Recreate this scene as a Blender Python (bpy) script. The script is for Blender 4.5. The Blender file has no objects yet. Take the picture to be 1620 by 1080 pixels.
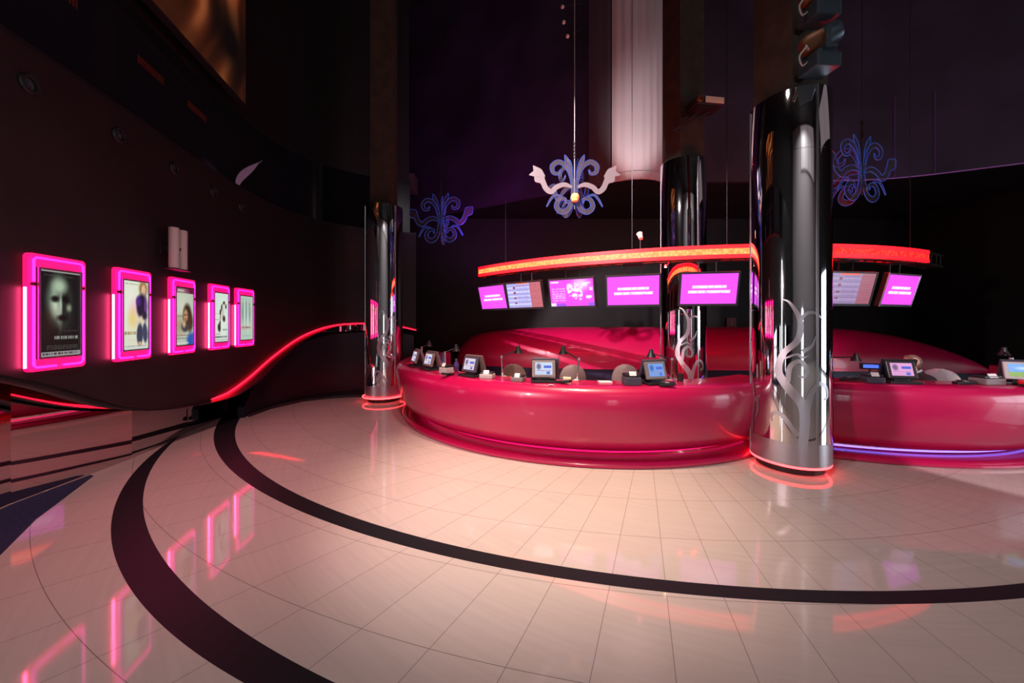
import bpy, bmesh, math, random
import numpy as np
from mathutils import Vector, Matrix
random.seed(7); np.random.seed(7)
S = bpy.context.scene
COL = S.collection
R = math.radians
PI = math.pi

# ------------------------------------------------------------------ camera
F_PX, HOR, EYE = 565.0, 510.0, 1.6          # focal length in px of a 1620 wide frame, horizon row, eye height
cam_d = bpy.data.cameras.new('camera'); cam_d.sensor_width = 36.0
cam_d.lens = F_PX / 1620.0 * 36.0
cam_d.shift_y = -(540.0 - HOR) / 1620.0
cam_d.clip_start = 0.05; cam_d.clip_end = 200
cam = bpy.data.objects.new('camera', cam_d); COL.objects.link(cam)
cam.location = (0, 0, EYE); cam.rotation_euler = (PI / 2, 0, 0)
S.camera = cam
# ------------------------------------------------------------------ world, exposure
w = bpy.data.worlds.new('world'); S.world = w; w.use_nodes = True
w.node_tree.nodes['Background'].inputs[0].default_value = (0.5, 0.5, 0.7, 1)
w.node_tree.nodes['Background'].inputs[1].default_value = 0.004
S.view_settings.view_transform = 'Standard'; S.view_settings.look = 'None'
S.view_settings.gamma = 1; S.view_settings.exposure = 0.0
S.view_settings.use_curve_mapping = False
# ------------------------------------------------------------------ spotlights of the hall, plus added fill lamps
def spot(name, loc, aim, watt, col, deg, blend=0.3, size=0.06):
    d = bpy.data.lights.new(name, 'SPOT'); d.energy = watt; d.color = col
    d.spot_size = R(deg); d.spot_blend = blend; d.shadow_soft_size = size
    o = bpy.data.objects.new(name, d); COL.objects.link(o); o.location = loc
    o.rotation_euler = (Vector(aim) - Vector(loc)).to_track_quat('-Z', 'Y').to_euler()
    return o
spot('spotlight_counter', (-2.8, -0.1, 2.55), (1.9, 5.2, 0.75), 740, (1.0, 0.76, 0.78), 62, 0.6)
spot('spotlight_back_counter', (-1.4, 1.4, 5.9), (3.1, 8.6, 0.85), 4200, (1.0, 0.80, 0.84), 41, 0.3)
spot('spotlight_floor_centre', (0.5, 2.8, 7.5), (0.4, 3.9, 0), 2900, (1.0, 0.70, 0.50), 38, 1.0, 0.15)
spot('spotlight_floor_wash', (0.6, 1.2, 9.5), (0.4, 2.0, 0), 1000, (1.0, 0.79, 0.74), 78, 0.9, 0.3)
spot('spotlight_right', (3.6, -2.0, 5.2), (5.85, 4.3, 0.6), 1700, (1.0, 0.74, 0.82), 23, 0.12)
spot('fill_left_pink', (-0.6, 1.0, 6.5), (-2.6, 4.8, 0), 900, (1.0, 0.34, 0.36), 56, 0.9, 0.2)  # added lamp, stands in for the neon's pink glow on the floor
spot('spotlight_purple_wash', (-0.6, 6.2, 2.9), (-0.8, 9.4, 5.6), 170, (0.60, 0.08, 1.0), 95, 0.9, 0.1)
spot('spotlight_violet_wash', (6.6, 5.2, 3.1), (7.6, 7.4, 5.4), 40, (0.40, 0.2, 1.0), 95, 0.9, 0.1)
spot('fill_front_wall', (3.5, -4.5, 11.5), (3.5, -9, 4.5), 3000, (1.0, 0.95, 0.95), 120, 0.9, 0.3)  # added lamp, brightens the rear wall that the chrome mirrors

# ------------------------------------------------------------------ helpers
def lin(c):
    return tuple(((v / 255.0) / 12.92 if v / 255.0 <= 0.04045 else ((v / 255.0 + 0.055) / 1.055) ** 2.4) for v in c)
def mat(name, col=(0.5, 0.5, 0.5), rough=0.5, metal=0.0, emis=None, es=1.0, coat=0.0, alpha=1.0, noise=None, spec=0.5, trans=0.0, crough=0.05):
    m = bpy.data.materials.new(name); m.use_nodes = True
    nt = m.node_tree; b = nt.nodes['Principled BSDF']
    b.inputs['Base Color'].default_value = (*col, 1); b.inputs['Roughness'].default_value = rough
    b.inputs['Metallic'].default_value = metal; b.inputs['Coat Weight'].default_value = coat
    b.inputs['Coat Roughness'].default_value = crough
    b.inputs['Specular IOR Level'].default_value = spec
    b.inputs['Alpha'].default_value = alpha; b.inputs['Transmission Weight'].default_value = trans
    if emis:
        b.inputs['Emission Color'].default_value = (*emis, 1); b.inputs['Emission Strength'].default_value = es
    if noise:
        sc, amt = noise
        n = nt.nodes.new('ShaderNodeTexNoise'); n.inputs['Scale'].default_value = sc; n.inputs['Detail'].default_value = 5
        g = nt.nodes.new('ShaderNodeNewGeometry'); nt.links.new(g.outputs['Position'], n.inputs['Vector'])
        r = nt.nodes.new('ShaderNodeValToRGB')
        r.color_ramp.elements[0].color = (*[v * (1 - amt) for v in col], 1); r.color_ramp.elements[1].color = (*[min(1, v * (1 + amt)) for v in col], 1)
        r.color_ramp.elements[0].position = 0.3; r.color_ramp.elements[1].position = 0.7
        nt.links.new(n.outputs['Fac'], r.inputs[0]); nt.links.new(r.outputs[0], b.inputs['Base Color'])
    return m
def emit_attr(name, strength):
    m = bpy.data.materials.new(name); m.use_nodes = True; nt = m.node_tree; b = nt.nodes['Principled BSDF']
    a = nt.nodes.new('ShaderNodeAttribute'); a.attribute_name = 'print'
    b.inputs['Base Color'].default_value = (0.01, 0.01, 0.01, 1); b.inputs['Roughness'].default_value = 0.25
    nt.links.new(a.outputs['Color'], b.inputs['Emission Color']); b.inputs['Emission Strength'].default_value = strength
    return m
def setp(o, label=None, cat=None, group=None, kind=None):
    if label: o['label'] = label
    if cat: o['category'] = cat
    if group: o['group'] = group
    if kind: o['kind'] = kind
    return o
def thing(name, label, cat, loc=(0, 0, 0), rz=0, group=None):
    o = bpy.data.objects.new(name, None); COL.objects.link(o); o.empty_display_size = 0.1
    o.location = loc; o.rotation_euler = (0, 0, rz)
    return setp(o, label, cat, group)
def obj(name, bm, m, parent=None, smooth=False, label=None):
    me = bpy.data.meshes.new(name)
    bmesh.ops.recalc_face_normals(bm, faces=bm.faces)
    bm.to_mesh(me); bm.free()
    if smooth:
        for p in me.polygons: p.use_smooth = True
        try: me.set_sharp_from_angle(angle=R(35))
        except Exception: pass
    for q in (m if isinstance(m, (list, tuple)) else [m]): me.materials.append(q)
    o = bpy.data.objects.new(name, me); COL.objects.link(o); o.parent = parent
    if label: o['label'] = label
    return o
def struct(name, bm, m, smooth=False):
    return setp(obj(name, bm, m, None, smooth), kind='structure')
def BM(): return bmesh.new()
def box(bm, c, s, bevel=0.0, rot=None):
    g = bmesh.ops.create_cube(bm, size=1.0); vs = g['verts']
    bmesh.ops.scale(bm, vec=s, verts=vs)
    if bevel > 0:
        es = list({e for v in vs for e in v.link_edges})
        r = bmesh.ops.bevel(bm, geom=es, offset=bevel, segments=2, affect='EDGES', profile=0.6)
        vs = list({v for f in r['faces'] for v in f.verts} | {v for v in vs if v.is_valid})
    if rot is not None: bmesh.ops.rotate(bm, cent=(0, 0, 0), matrix=rot, verts=vs)
    bmesh.ops.translate(bm, vec=c, verts=vs)
    return bm
def rx(a): return Matrix.Rotation(R(a), 3, 'X')
def ry(a): return Matrix.Rotation(R(a), 3, 'Y')
def rzm(a): return Matrix.Rotation(R(a), 3, 'Z')
def lathe(bm, prof, seg=32, c=(0, 0, 0), rot=None):
    rings = []
    allv = []
    for r, z in prof:
        if r < 1e-6:
            v = [bm.verts.new((0, 0, z))]
        else:
            v = [bm.verts.new((r * math.cos(2 * PI * k / seg), r * math.sin(2 * PI * k / seg), z)) for k in range(seg)]
        rings.append(v); allv += v
    for a, b in zip(rings, rings[1:]):
        if len(a) == 1 and len(b) == 1: continue
        for k in range(seg):
            k2 = (k + 1) % seg
            if len(a) == 1: bm.faces.new((a[0], b[k2], b[k]))
            elif len(b) == 1: bm.faces.new((a[k], a[k2], b[0]))
            else: bm.faces.new((a[k], a[k2], b[k2], b[k]))
    if rot is not None: bmesh.ops.rotate(bm, cent=(0, 0, 0), matrix=rot, verts=allv)
    bmesh.ops.translate(bm, vec=c, verts=allv)
    return bm
def tube(bm, pts, r, seg=8, closed=False, caps=True):
    pts = [Vector(p) for p in pts]; n = len(pts); rings = []
    up = Vector((0, 0, 1)); prev = None
    for i, p in enumerate(pts):
        a = pts[i - 1] if (i > 0 or closed) else p
        b = pts[(i + 1) % n] if (i < n - 1 or closed) else p
        t = (b - a)
        t = t.normalized() if t.length > 1e-9 else Vector((0, 0, 1))
        if prev is None:
            x = t.cross(up)
            if x.length < 1e-3: x = t.cross(Vector((1, 0, 0)))
        else:
            x = prev - t * prev.dot(t)
            if x.length < 1e-4: x = t.cross(up)
        x.normalize(); y = t.cross(x); prev = x
        rr = r[i] if isinstance(r, (list, tuple)) else r
        rings.append([bm.verts.new(p + (x * math.cos(2 * PI * k / seg) + y * math.sin(2 * PI * k / seg)) * rr) for k in range(seg)])
    m = n if closed else n - 1
    for i in range(m):
        a, b = rings[i], rings[(i + 1) % n]
        for k in range(seg):
            bm.faces.new((a[k], a[(k + 1) % seg], b[(k + 1) % seg], b[k]))
    if caps and not closed:
        bm.faces.new(rings[0]); bm.faces.new(list(reversed(rings[-1])))
    return bm
def catmull(pts, n=8):
    pts = [Vector(p) for p in pts]; out = []
    P = [pts[0] * 2 - pts[1]] + pts + [pts[-1] * 2 - pts[-2]]
    for i in range(1, len(P) - 2):
        for k in range(n):
            t = k / n
            a, b, c, d = P[i - 1], P[i], P[i + 1], P[i + 2]
            out.append(0.5 * ((2 * b) + (c - a) * t + (2 * a - 5 * b + 4 * c - d) * t * t + (3 * b - a - 3 * c + d) * t ** 3))
    out.append(pts[-1]); return out
def sweep(bm, sections, cap=True, closed_prof=True):
    """sections: list of lists of 3-D points, all the same length"""
    rings = [[bm.verts.new(p) for p in s] for s in sections]
    n = len(rings[0])
    for a, b in zip(rings, rings[1:]):
        for k in range(n if closed_prof else n - 1):
            k2 = (k + 1) % n
            bm.faces.new((a[k], a[k2], b[k2], b[k]))
    if cap and closed_prof:
        bm.faces.new(rings[0]); bm.faces.new(list(reversed(rings[-1])))
    return bm
def arc_sweep(bm, c, prof, t0, t1, n):
    secs = []
    for i in range(n + 1):
        t = R(t0 + (t1 - t0) * i / n)
        secs.append([(c[0] + r * math.sin(t), c[1] - r * math.cos(t), h) for r, h in prof])
    return sweep(bm, secs)
def wall_strip(bm, path, zlo, zhi, thick=0.06, side=1):
    """vertical slab along a plan path; zlo / zhi numbers or lists; thickness goes away from the room (side)"""
    n = len(path); secs = []
    for i, p in enumerate(path):
        a = Vector(path[max(0, i - 1)]); b = Vector(path[min(n - 1, i + 1)]); t = (b - a).normalized()
        nx, ny = -t.y * side, t.x * side
        lo = zlo[i] if isinstance(zlo, (list, tuple)) else zlo
        hi = zhi[i] if isinstance(zhi, (list, tuple)) else zhi
        q = (p[0] + nx * thick, p[1] + ny * thick)
        secs.append([(p[0], p[1], lo), (p[0], p[1], hi), (q[0], q[1], hi), (q[0], q[1], lo)])
    return sweep(bm, secs)
def picture(name, img, w_, h_, m, parent, loc=(0, 0, 0), rot=None):
    """img: numpy (H, W, 3) 0..255 sRGB, row 0 at the top; a printed / displayed flat panel in local XZ facing -Y"""
    H, W = img.shape[:2]
    xs = np.linspace(-w_ / 2, w_ / 2, W); zs = np.linspace(h_ / 2, -h_ / 2, H)
    co = np.zeros((H, W, 3)); co[..., 0] = xs[None, :]; co[..., 2] = zs[:, None]
    me = bpy.data.meshes.new(name)
    idx = np.arange(H * W).reshape(H, W)
    faces = np.stack([idx[1:, :-1], idx[1:, 1:], idx[:-1, 1:], idx[:-1, :-1]], -1).reshape(-1, 4)
    vv = [Vector(p) for p in co.reshape(-1, 3)]
    if rot is not None: vv = [rot @ p for p in vv]
    vv = [p + Vector(loc) for p in vv]
    me.from_pydata([tuple(p) for p in vv], [], faces.tolist())
    at = me.attributes.new('print', 'FLOAT_COLOR', 'POINT')
    c = np.clip(img.reshape(-1, 3) / 255.0, 0, 1)
    c = np.where(c <= 0.04045, c / 12.92, ((c + 0.055) / 1.055) ** 2.4)
    at.data.foreach_set('color', np.c_[c, np.ones(len(c))].astype(np.float32).ravel())
    me.materials.append(m); me.update()
    o = bpy.data.objects.new(name, me); COL.objects.link(o); o.parent = parent
    return o

# ------------------------------------------------------------------ materials
M = {}
M['black_wall'] = mat('black_paint', (0.0085, 0.007, 0.008), 0.55, noise=(3, 0.25))
M['dark_wall'] = mat('dark_paint', (0.007, 0.006, 0.0065), 0.6, noise=(2, 0.3))
M['purple_wall'] = mat('dark_purple_paint', (0.028, 0.016, 0.036), 0.6, noise=(0.9, 0.5))
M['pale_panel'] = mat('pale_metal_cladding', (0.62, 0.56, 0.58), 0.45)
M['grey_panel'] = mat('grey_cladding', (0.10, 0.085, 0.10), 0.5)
M['concrete'] = mat('dark_brown_concrete', (0.040, 0.028, 0.018), 0.85, noise=(5, 0.35))
M['dark_glass'] = mat('dark_glass', (0.008, 0.010, 0.014), 0.12, spec=0.5)
M['black_plastic'] = mat('black_plastic', (0.014, 0.014, 0.016), 0.4)
M['dark_metal'] = mat('dark_metal', (0.03, 0.03, 0.033), 0.4, 0.6)
M['blue_metal'] = mat('blue_grey_metal', (0.055, 0.085, 0.11), 0.35, 0.5)
M['rust'] = mat('brown_orange_metal', (0.16, 0.065, 0.025), 0.5, 0.3)
M['silver'] = mat('brushed_silver', (0.62, 0.62, 0.64), 0.28, 1.0)
M['chrome'] = mat('polished_chrome', (0.80, 0.80, 0.82), 0.045, 1.0)
M['etched'] = mat('etched_frosted_metal', (0.60, 0.56, 0.60), 0.36, 0.92)
M['mirror'] = mat('mirror', (0.62, 0.56, 0.56), 0.02, 1.0)
M['red'] = mat('red_lacquer', (0.47, 0.004, 0.074), 0.34, coat=0.5, noise=(1.2, 0.08), crough=0.06)
M['navy'] = mat('navy_laminate', (0.012, 0.012, 0.045), 0.45)
M['carpet'] = mat('blue_carpet', (0.012, 0.018, 0.070), 0.9, noise=(60, 0.5))
M['step'] = mat('black_step', (0.012, 0.011, 0.014), 0.35)
M['pink_acrylic'] = mat('pink_backlit_acrylic', (0.5, 0.02, 0.12), 0.4, emis=(1.0, 0.003, 0.085), es=2.4)
M['neon_magenta'] = mat('magenta_neon', (0.6, 0.1, 0.4), 0.4, emis=(1.0, 0.01, 0.50), es=4.0)
M['neon_white'] = mat('white_pink_neon', (0.9, 0.6, 0.8), 0.4, emis=(1.0, 0.05, 0.20), es=42.0)
M['neon_red'] = mat('red_neon', (0.6, 0.05, 0.05), 0.4, emis=(1.0, 0.004, 0.018), es=8.0)
M['ring_red'] = mat('red_ring_light', (0.7, 0.1, 0.1), 0.4, emis=(1.0, 0.035, 0.04), es=9.0)
M['led_red'] = mat('red_led_halo', (0.4, 0.02, 0.02), 0.4, emis=(1.0, 0.003, 0.008), es=3.5)
M['blue_edge'] = mat('blue_edge_light', (0.02, 0.06, 0.3), 0.3, emis=(0.03, 0.085, 0.50), es=0.42)
M['acrylic'] = mat('dark_clear_acrylic', (0.10, 0.08, 0.10), 0.15, alpha=0.35)
M['frosted'] = mat('frosted_acrylic', (0.17, 0.135, 0.14), 0.4)
M['bulb'] = mat('warm_bulb', (1, 0.9, 0.7), 0.3, emis=(1.0, 0.72, 0.40), es=25)
M['bulb_off'] = mat('amber_glass', (0.75, 0.45, 0.16), 0.3)
M['grey_plastic'] = mat('grey_plastic', (0.20, 0.17, 0.17), 0.45)
M['light_grey'] = mat('light_grey_plastic', (0.42, 0.42, 0.40), 0.45)
M['slate'] = mat('slate_plastic', (0.06, 0.055, 0.085), 0.45)
M['brown_fabric'] = mat('brown_grey_fabric', (0.12, 0.085, 0.075), 0.9, noise=(90, 0.3))
M['grey_fabric'] = mat('grey_fabric', (0.30, 0.31, 0.32), 0.9, noise=(90, 0.2))
M['skin'] = mat('skin', (0.55, 0.32, 0.24), 0.5)
M['hair'] = mat('grey_brown_hair', (0.16, 0.11, 0.085), 0.7, noise=(70, 0.5))
M['jacket'] = mat('black_jacket_cloth', (0.014, 0.014, 0.018), 0.8, noise=(80, 0.3))
M['shirt'] = mat('pale_shirt_cloth', (0.45, 0.45, 0.5), 0.8)
M['trousers'] = mat('dark_trouser_cloth', (0.02, 0.02, 0.025), 0.85)
M['bottle'] = mat('purple_glass', (0.06, 0.04, 0.16), 0.12, coat=0.5)
M['paper'] = mat('white_paper', (0.85, 0.83, 0.82), 0.7)
M['cream'] = mat('cream_card', (0.75, 0.68, 0.42), 0.6)
M['red_plastic'] = mat('red_plastic', (0.75, 0.02, 0.03), 0.35)
M['violet_blade'] = mat('violet_light', (0.38, 0.30, 0.50), 0.3)  # violet light on the panel edge, put into the base colour
M['sign_red'] = mat('dim_red_sign', (0.18, 0.03, 0.03), 0.5)
M['lens'] = mat('lens_glass', (0.05, 0.06, 0.07), 0.08)
M['beige'] = mat('beige_plastic', (0.78, 0.68, 0.50), 0.45)
M['window_day'] = mat('daylight_glazing', (0.3, 0.3, 0.3), 0.2, emis=(0.82, 0.90, 1.0), es=6.0)
M['grey_wall'] = mat('grey_plaster', (0.22, 0.21, 0.215), 0.8)
M['window_dim'] = mat('blinded_glazing', (0.3, 0.3, 0.3), 0.4, emis=(0.62, 0.50, 0.54), es=0.22)
M['vent_red_glow'] = mat('red_lit_slot', (0.10, 0.012, 0.006), 0.6)  # reflected red glow is put into the slots' base colour
M['white_bead'] = mat('white_bead', (0.7, 0.65, 0.66), 0.3)

def floor_material():
    m = bpy.data.materials.new('cream_tile_floor'); m.use_nodes = True; nt = m.node_tree; L = nt.links
    b = nt.nodes['Principled BSDF']
    g = nt.nodes.new('ShaderNodeNewGeometry'); sep = nt.nodes.new('ShaderNodeSeparateXYZ'); L.new(g.outputs['Position'], sep.inputs[0])
    X, Y = sep.outputs[0], sep.outputs[1]
    def mt(op, a, bb=None, c=None):
        n = nt.nodes.new('ShaderNodeMath'); n.operation = op
        for i, v in enumerate((a, bb, c)):
            if v is None: continue
            if isinstance(v, (int, float)): n.inputs[i].default_value = v
            else: L.new(v, n.inputs[i])
        return n.outputs[0]
    def dist(cx, cy):
        dx = mt('SUBTRACT', X, cx); dy = mt('SUBTRACT', Y, cy)
        return mt('SQRT', mt('ADD', mt('MULTIPLY', dx, dx), mt('MULTIPLY', dy, dy)))
    band1 = mt('MULTIPLY', mt('GREATER_THAN', dist(2.14, 9.87), 7.74), mt('LESS_THAN', dist(2.12, 10.19), 8.16))
    band2 = mt('MULTIPLY', mt('GREATER_THAN', dist(1.85, 8.48), 7.38), mt('LESS_THAN', dist(1.08, 7.42), 6.26))
    band = mt('MAXIMUM', band1, band2)
    # ring joints and radial joints of the tiles
    rr = mt('ADD', dist(1.9, 10.1), 200.5 * 0.587 - 8.66)
    fr = mt('FRACT', mt('DIVIDE', rr, 0.587)); j1 = mt('LESS_THAN', mt('ABSOLUTE', mt('SUBTRACT', fr, 0.5)), 0.0032)
    fr2 = fr
    ang = mt('ARCTAN2', mt('SUBTRACT', X, 2.45), mt('SUBTRACT', 6.5, Y))
    na = 92
    fa = mt('FRACT', mt('ADD', mt('MULTIPLY', ang, na / (2 * PI)), 100.43))
    rad = dist(2.45, 6.5)
    wj = mt('DIVIDE', 0.0017 * na / (2 * PI), rad)
    j2 = mt('LESS_THAN', mt('ABSOLUTE', mt('SUBTRACT', fa, 0.5)), wj)
    joint = mt('MAXIMUM', j1, j2)
    # faint grain running along the tiles + tone from tile to tile
    comb = nt.nodes.new('ShaderNodeCombineXYZ'); L.new(mt('MULTIPLY', ang, 5.0), comb.inputs[0]); L.new(mt('MULTIPLY', rad, 26.0), comb.inputs[1])
    nz = nt.nodes.new('ShaderNodeTexNoise'); nz.inputs['Scale'].default_value = 1.2; nz.inputs['Detail'].default_value = 6; L.new(comb.outputs[0], nz.inputs['Vector'])
    cell = nt.nodes.new('ShaderNodeCombineXYZ')
    L.new(mt('FLOOR', mt('ADD', mt('MULTIPLY', ang, na / (2 * PI)), 99.93)), cell.inputs[0]); L.new(mt('FLOOR', mt('ADD', mt('DIVIDE', rr, 0.587), 0.5)), cell.inputs[1])
    wn = nt.nodes.new('ShaderNodeTexWhiteNoise'); wn.noise_dimensions = '2D'; L.new(cell.outputs[0], wn.inputs['Vector'])
    tone = mt('ADD', mt('ADD', mt('MULTIPLY', wn.outputs['Value'], 0.035), mt('MULTIPLY', nz.outputs['Fac'], 0.18)), 0.87)
    tc = nt.nodes.new('ShaderNodeMix'); tc.data_type = 'RGBA'; tc.blend_type = 'MULTIPLY'; tc.inputs[0].default_value = 1
    tc.inputs[6].default_value = (0.56, 0.50, 0.455, 1)
    cc = nt.nodes.new('ShaderNodeCombineColor'); [L.new(tone, cc.inputs[i]) for i in range(3)]; L.new(cc.outputs[0], tc.inputs[7])
    mj = nt.nodes.new('ShaderNodeMix'); mj.data_type = 'RGBA'; L.new(joint, mj.inputs[0]); L.new(tc.outputs[2], mj.inputs[6]); mj.inputs[7].default_value = (0.24, 0.205, 0.19, 1)
    sp = nt.nodes.new('ShaderNodeTexNoise'); sp.inputs['Scale'].default_value = 120; L.new(g.outputs['Position'], sp.inputs['Vector'])
    bl = nt.nodes.new('ShaderNodeValToRGB'); L.new(sp.outputs['Fac'], bl.inputs[0])
    bl.color_ramp.elements[0].color = (0.006, 0.006, 0.008, 1); bl.color_ramp.elements[1].color = (0.022, 0.021, 0.026, 1)
    mb = nt.nodes.new('ShaderNodeMix'); mb.data_type = 'RGBA'; L.new(band, mb.inputs[0]); L.new(mj.outputs[2], mb.inputs[6]); L.new(bl.outputs[0], mb.inputs[7])
    L.new(mb.outputs[2], b.inputs['Base Color'])
    rn = mt('ADD', mt('MULTIPLY', band, 0.40), 0.055); L.new(rn, b.inputs['Roughness'])
    L.new(mt('SUBTRACT', 0.5, mt('MULTIPLY', band, 0.35)), b.inputs['Specular IOR Level'])
    return m
M['floor'] = floor_material()

# ================================================================== THE SETTING
WX0, WX1, WY0, WY1, CEIL = -7.5, 12.5, -9.0, 11.2, 12.6
bm = BM(); box(bm, ((WX0 + WX1) / 2, (WY0 + WY1) / 2, -0.06), (WX1 - WX0, WY1 - WY0, 0.12)); struct('floor', bm, M['floor'])
bm = BM(); box(bm, ((WX0 + WX1) / 2, (WY0 + WY1) / 2, CEIL + 0.06), (WX1 - WX0, WY1 - WY0, 0.12)); struct('ceiling', bm, M['black_wall'])
bm = BM(); box(bm, (WX1 + 0.06, (WY0 + WY1) / 2, CEIL / 2), (0.12, WY1 - WY0, CEIL)); struct('wall_right', bm, M['dark_wall'])
bm = BM(); box(bm, (WX0 - 0.06, (WY0 + WY1) / 2, CEIL / 2), (0.12, WY1 - WY0, CEIL)); struct('wall_outer_left', bm, M['black_wall'])
bm = BM(); box(bm, ((WX0 + WX1) / 2, WY1 + 0.06, CEIL / 2), (WX1 - WX0, 0.12, CEIL)); struct('wall_back', bm, M['dark_wall'])
# the walls behind and right of the viewer carry glazed daylight doors (they show in the chrome)
bm = BM(); box(bm, ((WX0 + WX1) / 2, WY0 - 0.06, CEIL / 2), (WX1 - WX0, 0.12, CEIL)); struct('wall_front', bm, M['grey_wall'])
def window(n, c, wd, h0, h1, m, axis):
    """glazing in a frame; axis 'x': lies in a wall along X, 'y': along Y"""
    sz = (lambda a, b, z: (a, b, z)) if axis == 'x' else (lambda a, b, z: (b, a, z))
    bm = BM(); box(bm, (c[0], c[1], (h0 + h1) / 2), sz(wd, 0.04, h1 - h0)); wn = struct('window_%d' % n, bm, m)
    bm = BM()
    for k in (-0.5, 0, 0.5):
        if k == 0 and wd < 1: continue
        d = sz(k * (wd + 0.08), 0, 0); box(bm, (c[0] + d[0], c[1], (h0 + h1) / 2) if axis == 'x' else (c[0], c[1] + d[1], (h0 + h1) / 2), sz(0.08, 0.09, h1 - h0 + 0.16))
    for hz in (h0 - 0.04, h1 + 0.04): box(bm, (c[0], c[1], hz), sz(wd, 0.09, 0.08))
    obj('window_frame', bm, M['dark_metal'], wn)
window(1, (WX1 - 0.02, -0.6), 3.6, 0.1, 3.2, M['window_day'], 'y')
window(2, (2.6, WY0 + 0.02), 1.1, 0.1, 2.1, M['window_day'], 'x')
window(3, (6.2, WY0 + 0.02), 9.0, 7.4, 12.3, M['window_dim'], 'x')
window(5, (WX1 - 0.02, 1.0), 8.0, 7.4, 12.3, M['window_dim'], 'y')
window(4, (-3.49, -0.35), 0.30, 0.7, 3.3, M['window_day'], 'y')  # added glowing slit, makes the bright streak on the big column

# the hanging curved poster wall on the left
WP = [(-3.55, -8.9), (-3.5, -4), (-3.5, -1), (-3.58, 0.6), (-3.72, 1.5), (-3.85, 2.3), (-3.97, 3.0), (-4.12, 3.8), (-4.3, 4.6), (-4.47, 5.4), (-4.57, 6.1), (-4.6, 6.9), (-4.45, 7.6), (-4.1, 8.2), (-3.5, 8.7), (-2.95, 8.95), (-2.45, 9.12)]
WB = [1.5, 1.5, 1.5, 1.5, 1.45, 1.30, 1.064, 0.68, 0.493, 0.453, 0.607, 0.965, 1.317, 1.527, 1.57, 1.52, 1.40]
sm = catmull([(p[0], p[1], h) for p, h in zip(WP, WB)], 6)
wpath = [(p.x, p.y) for p in sm]; wbot = [p.z for p in sm]
WT = 3.84
bm = BM(); wall_strip(bm, wpath, wbot, WT, 0.07, 1); struct('wall_left', bm, M['black_wall'], True)
def wall_at_y(y):
    for a, b in zip(wpath, wpath[1:]):
        if a[1] <= y <= b[1]:
            t = (y - a[1]) / (b[1] - a[1])
            tv = Vector((b[0] - a[0], b[1] - a[1])).normalized()
            return a[0] + (b[0] - a[0]) * t, math.atan2(tv.y, tv.x), tv
# recessed faceted mirror wall beneath it
MP = [(-4.15, -3), (-4.18, 0.4), (-4.22, 1.5), (-4.26, 2.45), (-4.42, 3.15), (-4.47, 4.2), (-4.72, 5.2), (-4.93, 6.2), (-4.98, 7.1), (-4.75, 8.0), (-4.2, 8.7), (-3.6, 9.1), (-3.1, 9.32)]
bm = BM(); wall_strip(bm, MP, 0.0, 2.0, 0.05, 1); struct('wall_mirror', bm, M['mirror'])
# ledge on top of the poster wall and the dark glazed gallery above it
gpath = [(x - 0.16 * math.cos(0.2), y - 0.0) for x, y in wpath if y < 9.2]
bm = BM(); wall_strip(bm, gpath, WT - 0.02, 5.2, 0.05, 1); struct('wall_gallery_glass', bm, M['dark_glass'], True)
bm = BM(); wall_strip(bm, [(x - 0.02, y) for x, y in gpath], 5.2, CEIL, 0.05, 1); struct('wall_gallery_top', bm, M['black_wall'], True)
bm = BM(); wall_strip(bm, wpath, WT, WT + 0.05, 0.22, 1); struct('trim_1', bm, M['step'], True)
bm = BM(); tube(bm, [(x - 0.075, y, WT + 0.066) for x, y in wpath if 0.5 < y < 7.2], 0.011, 6)  # glowing tube stands in for a red glint on the edge
setp(obj('red_glint_line', bm, mat('dim_red_glint', (0.2, 0.01, 0.02), 0.4, emis=(1, 0.01, 0.04), es=0.22), None, True), 'thin glowing line added for the red glint along the top edge of the black poster wall', 'glint line')

# carpet at the lower left
cp = [(-3.2, -3), (-3.2, 1.9), (-3.30, 2.2), (-3.52, 2.457), (-3.874, 2.907), (-4.04, 3.19), (-4.36, 3.72), (-4.42, 3.74), (-4.40, 3.17), (-4.24, 2.46), (-4.20, 1.5), (-4.16, 0.4), (-4.13, -3)]
bm = BM(); f = bm.faces.new([bm.verts.new((x, y, 0.0)) for x, y in cp]); r = bmesh.ops.extrude_face_region(bm, geom=[f])
bmesh.ops.translate(bm, vec=(0, 0, 0.006), verts=[v for v in r['geom'] if isinstance(v, bmesh.types.BMVert)])
struct('floor_carpet', bm, M['carpet'])

# low dark partition + step under the far curve of the poster wall
pp = catmull([(-4.5, 6.0, 0.18), (-4.56, 6.3, 0.45), (-4.56, 6.8, 0.79), (-4.35, 7.5, 1.175), (-4.0, 8.0, 1.33), (-3.4, 8.4, 1.377), (-2.95, 8.62, 1.38), (-2.42, 8.8, 1.28)], 6)
bm = BM(); wall_strip(bm, [(p.x, p.y) for p in pp], 0.0, [p.z for p in pp], 0.10, 1)
setp(obj('curved_partition', bm, mat('black_navy_panel', (0.006, 0.006, 0.016), 0.45), None, True), 'low black curved partition under the red cove line beside the left chrome column', 'partition')
st = [(-4.45, 6.03), (-4.46, 6.6), (-4.22, 7.23), (-3.85, 7.5), (-3.35, 7.66), (-2.95, 7.75)]
sti = [(-4.50, 6.1), (-4.50, 6.8), (-4.30, 7.47), (-3.96, 7.97), (-3.38, 8.37), (-2.95, 8.57)]
bm = BM(); sweep(bm, [[(a[0], a[1], 0), (a[0], a[1], 0.05), (b[0], b[1], 0.05), (b[0], b[1], 0)] for a, b in zip(st, sti)])
struct('floor_step', bm, M['step'])

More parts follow.
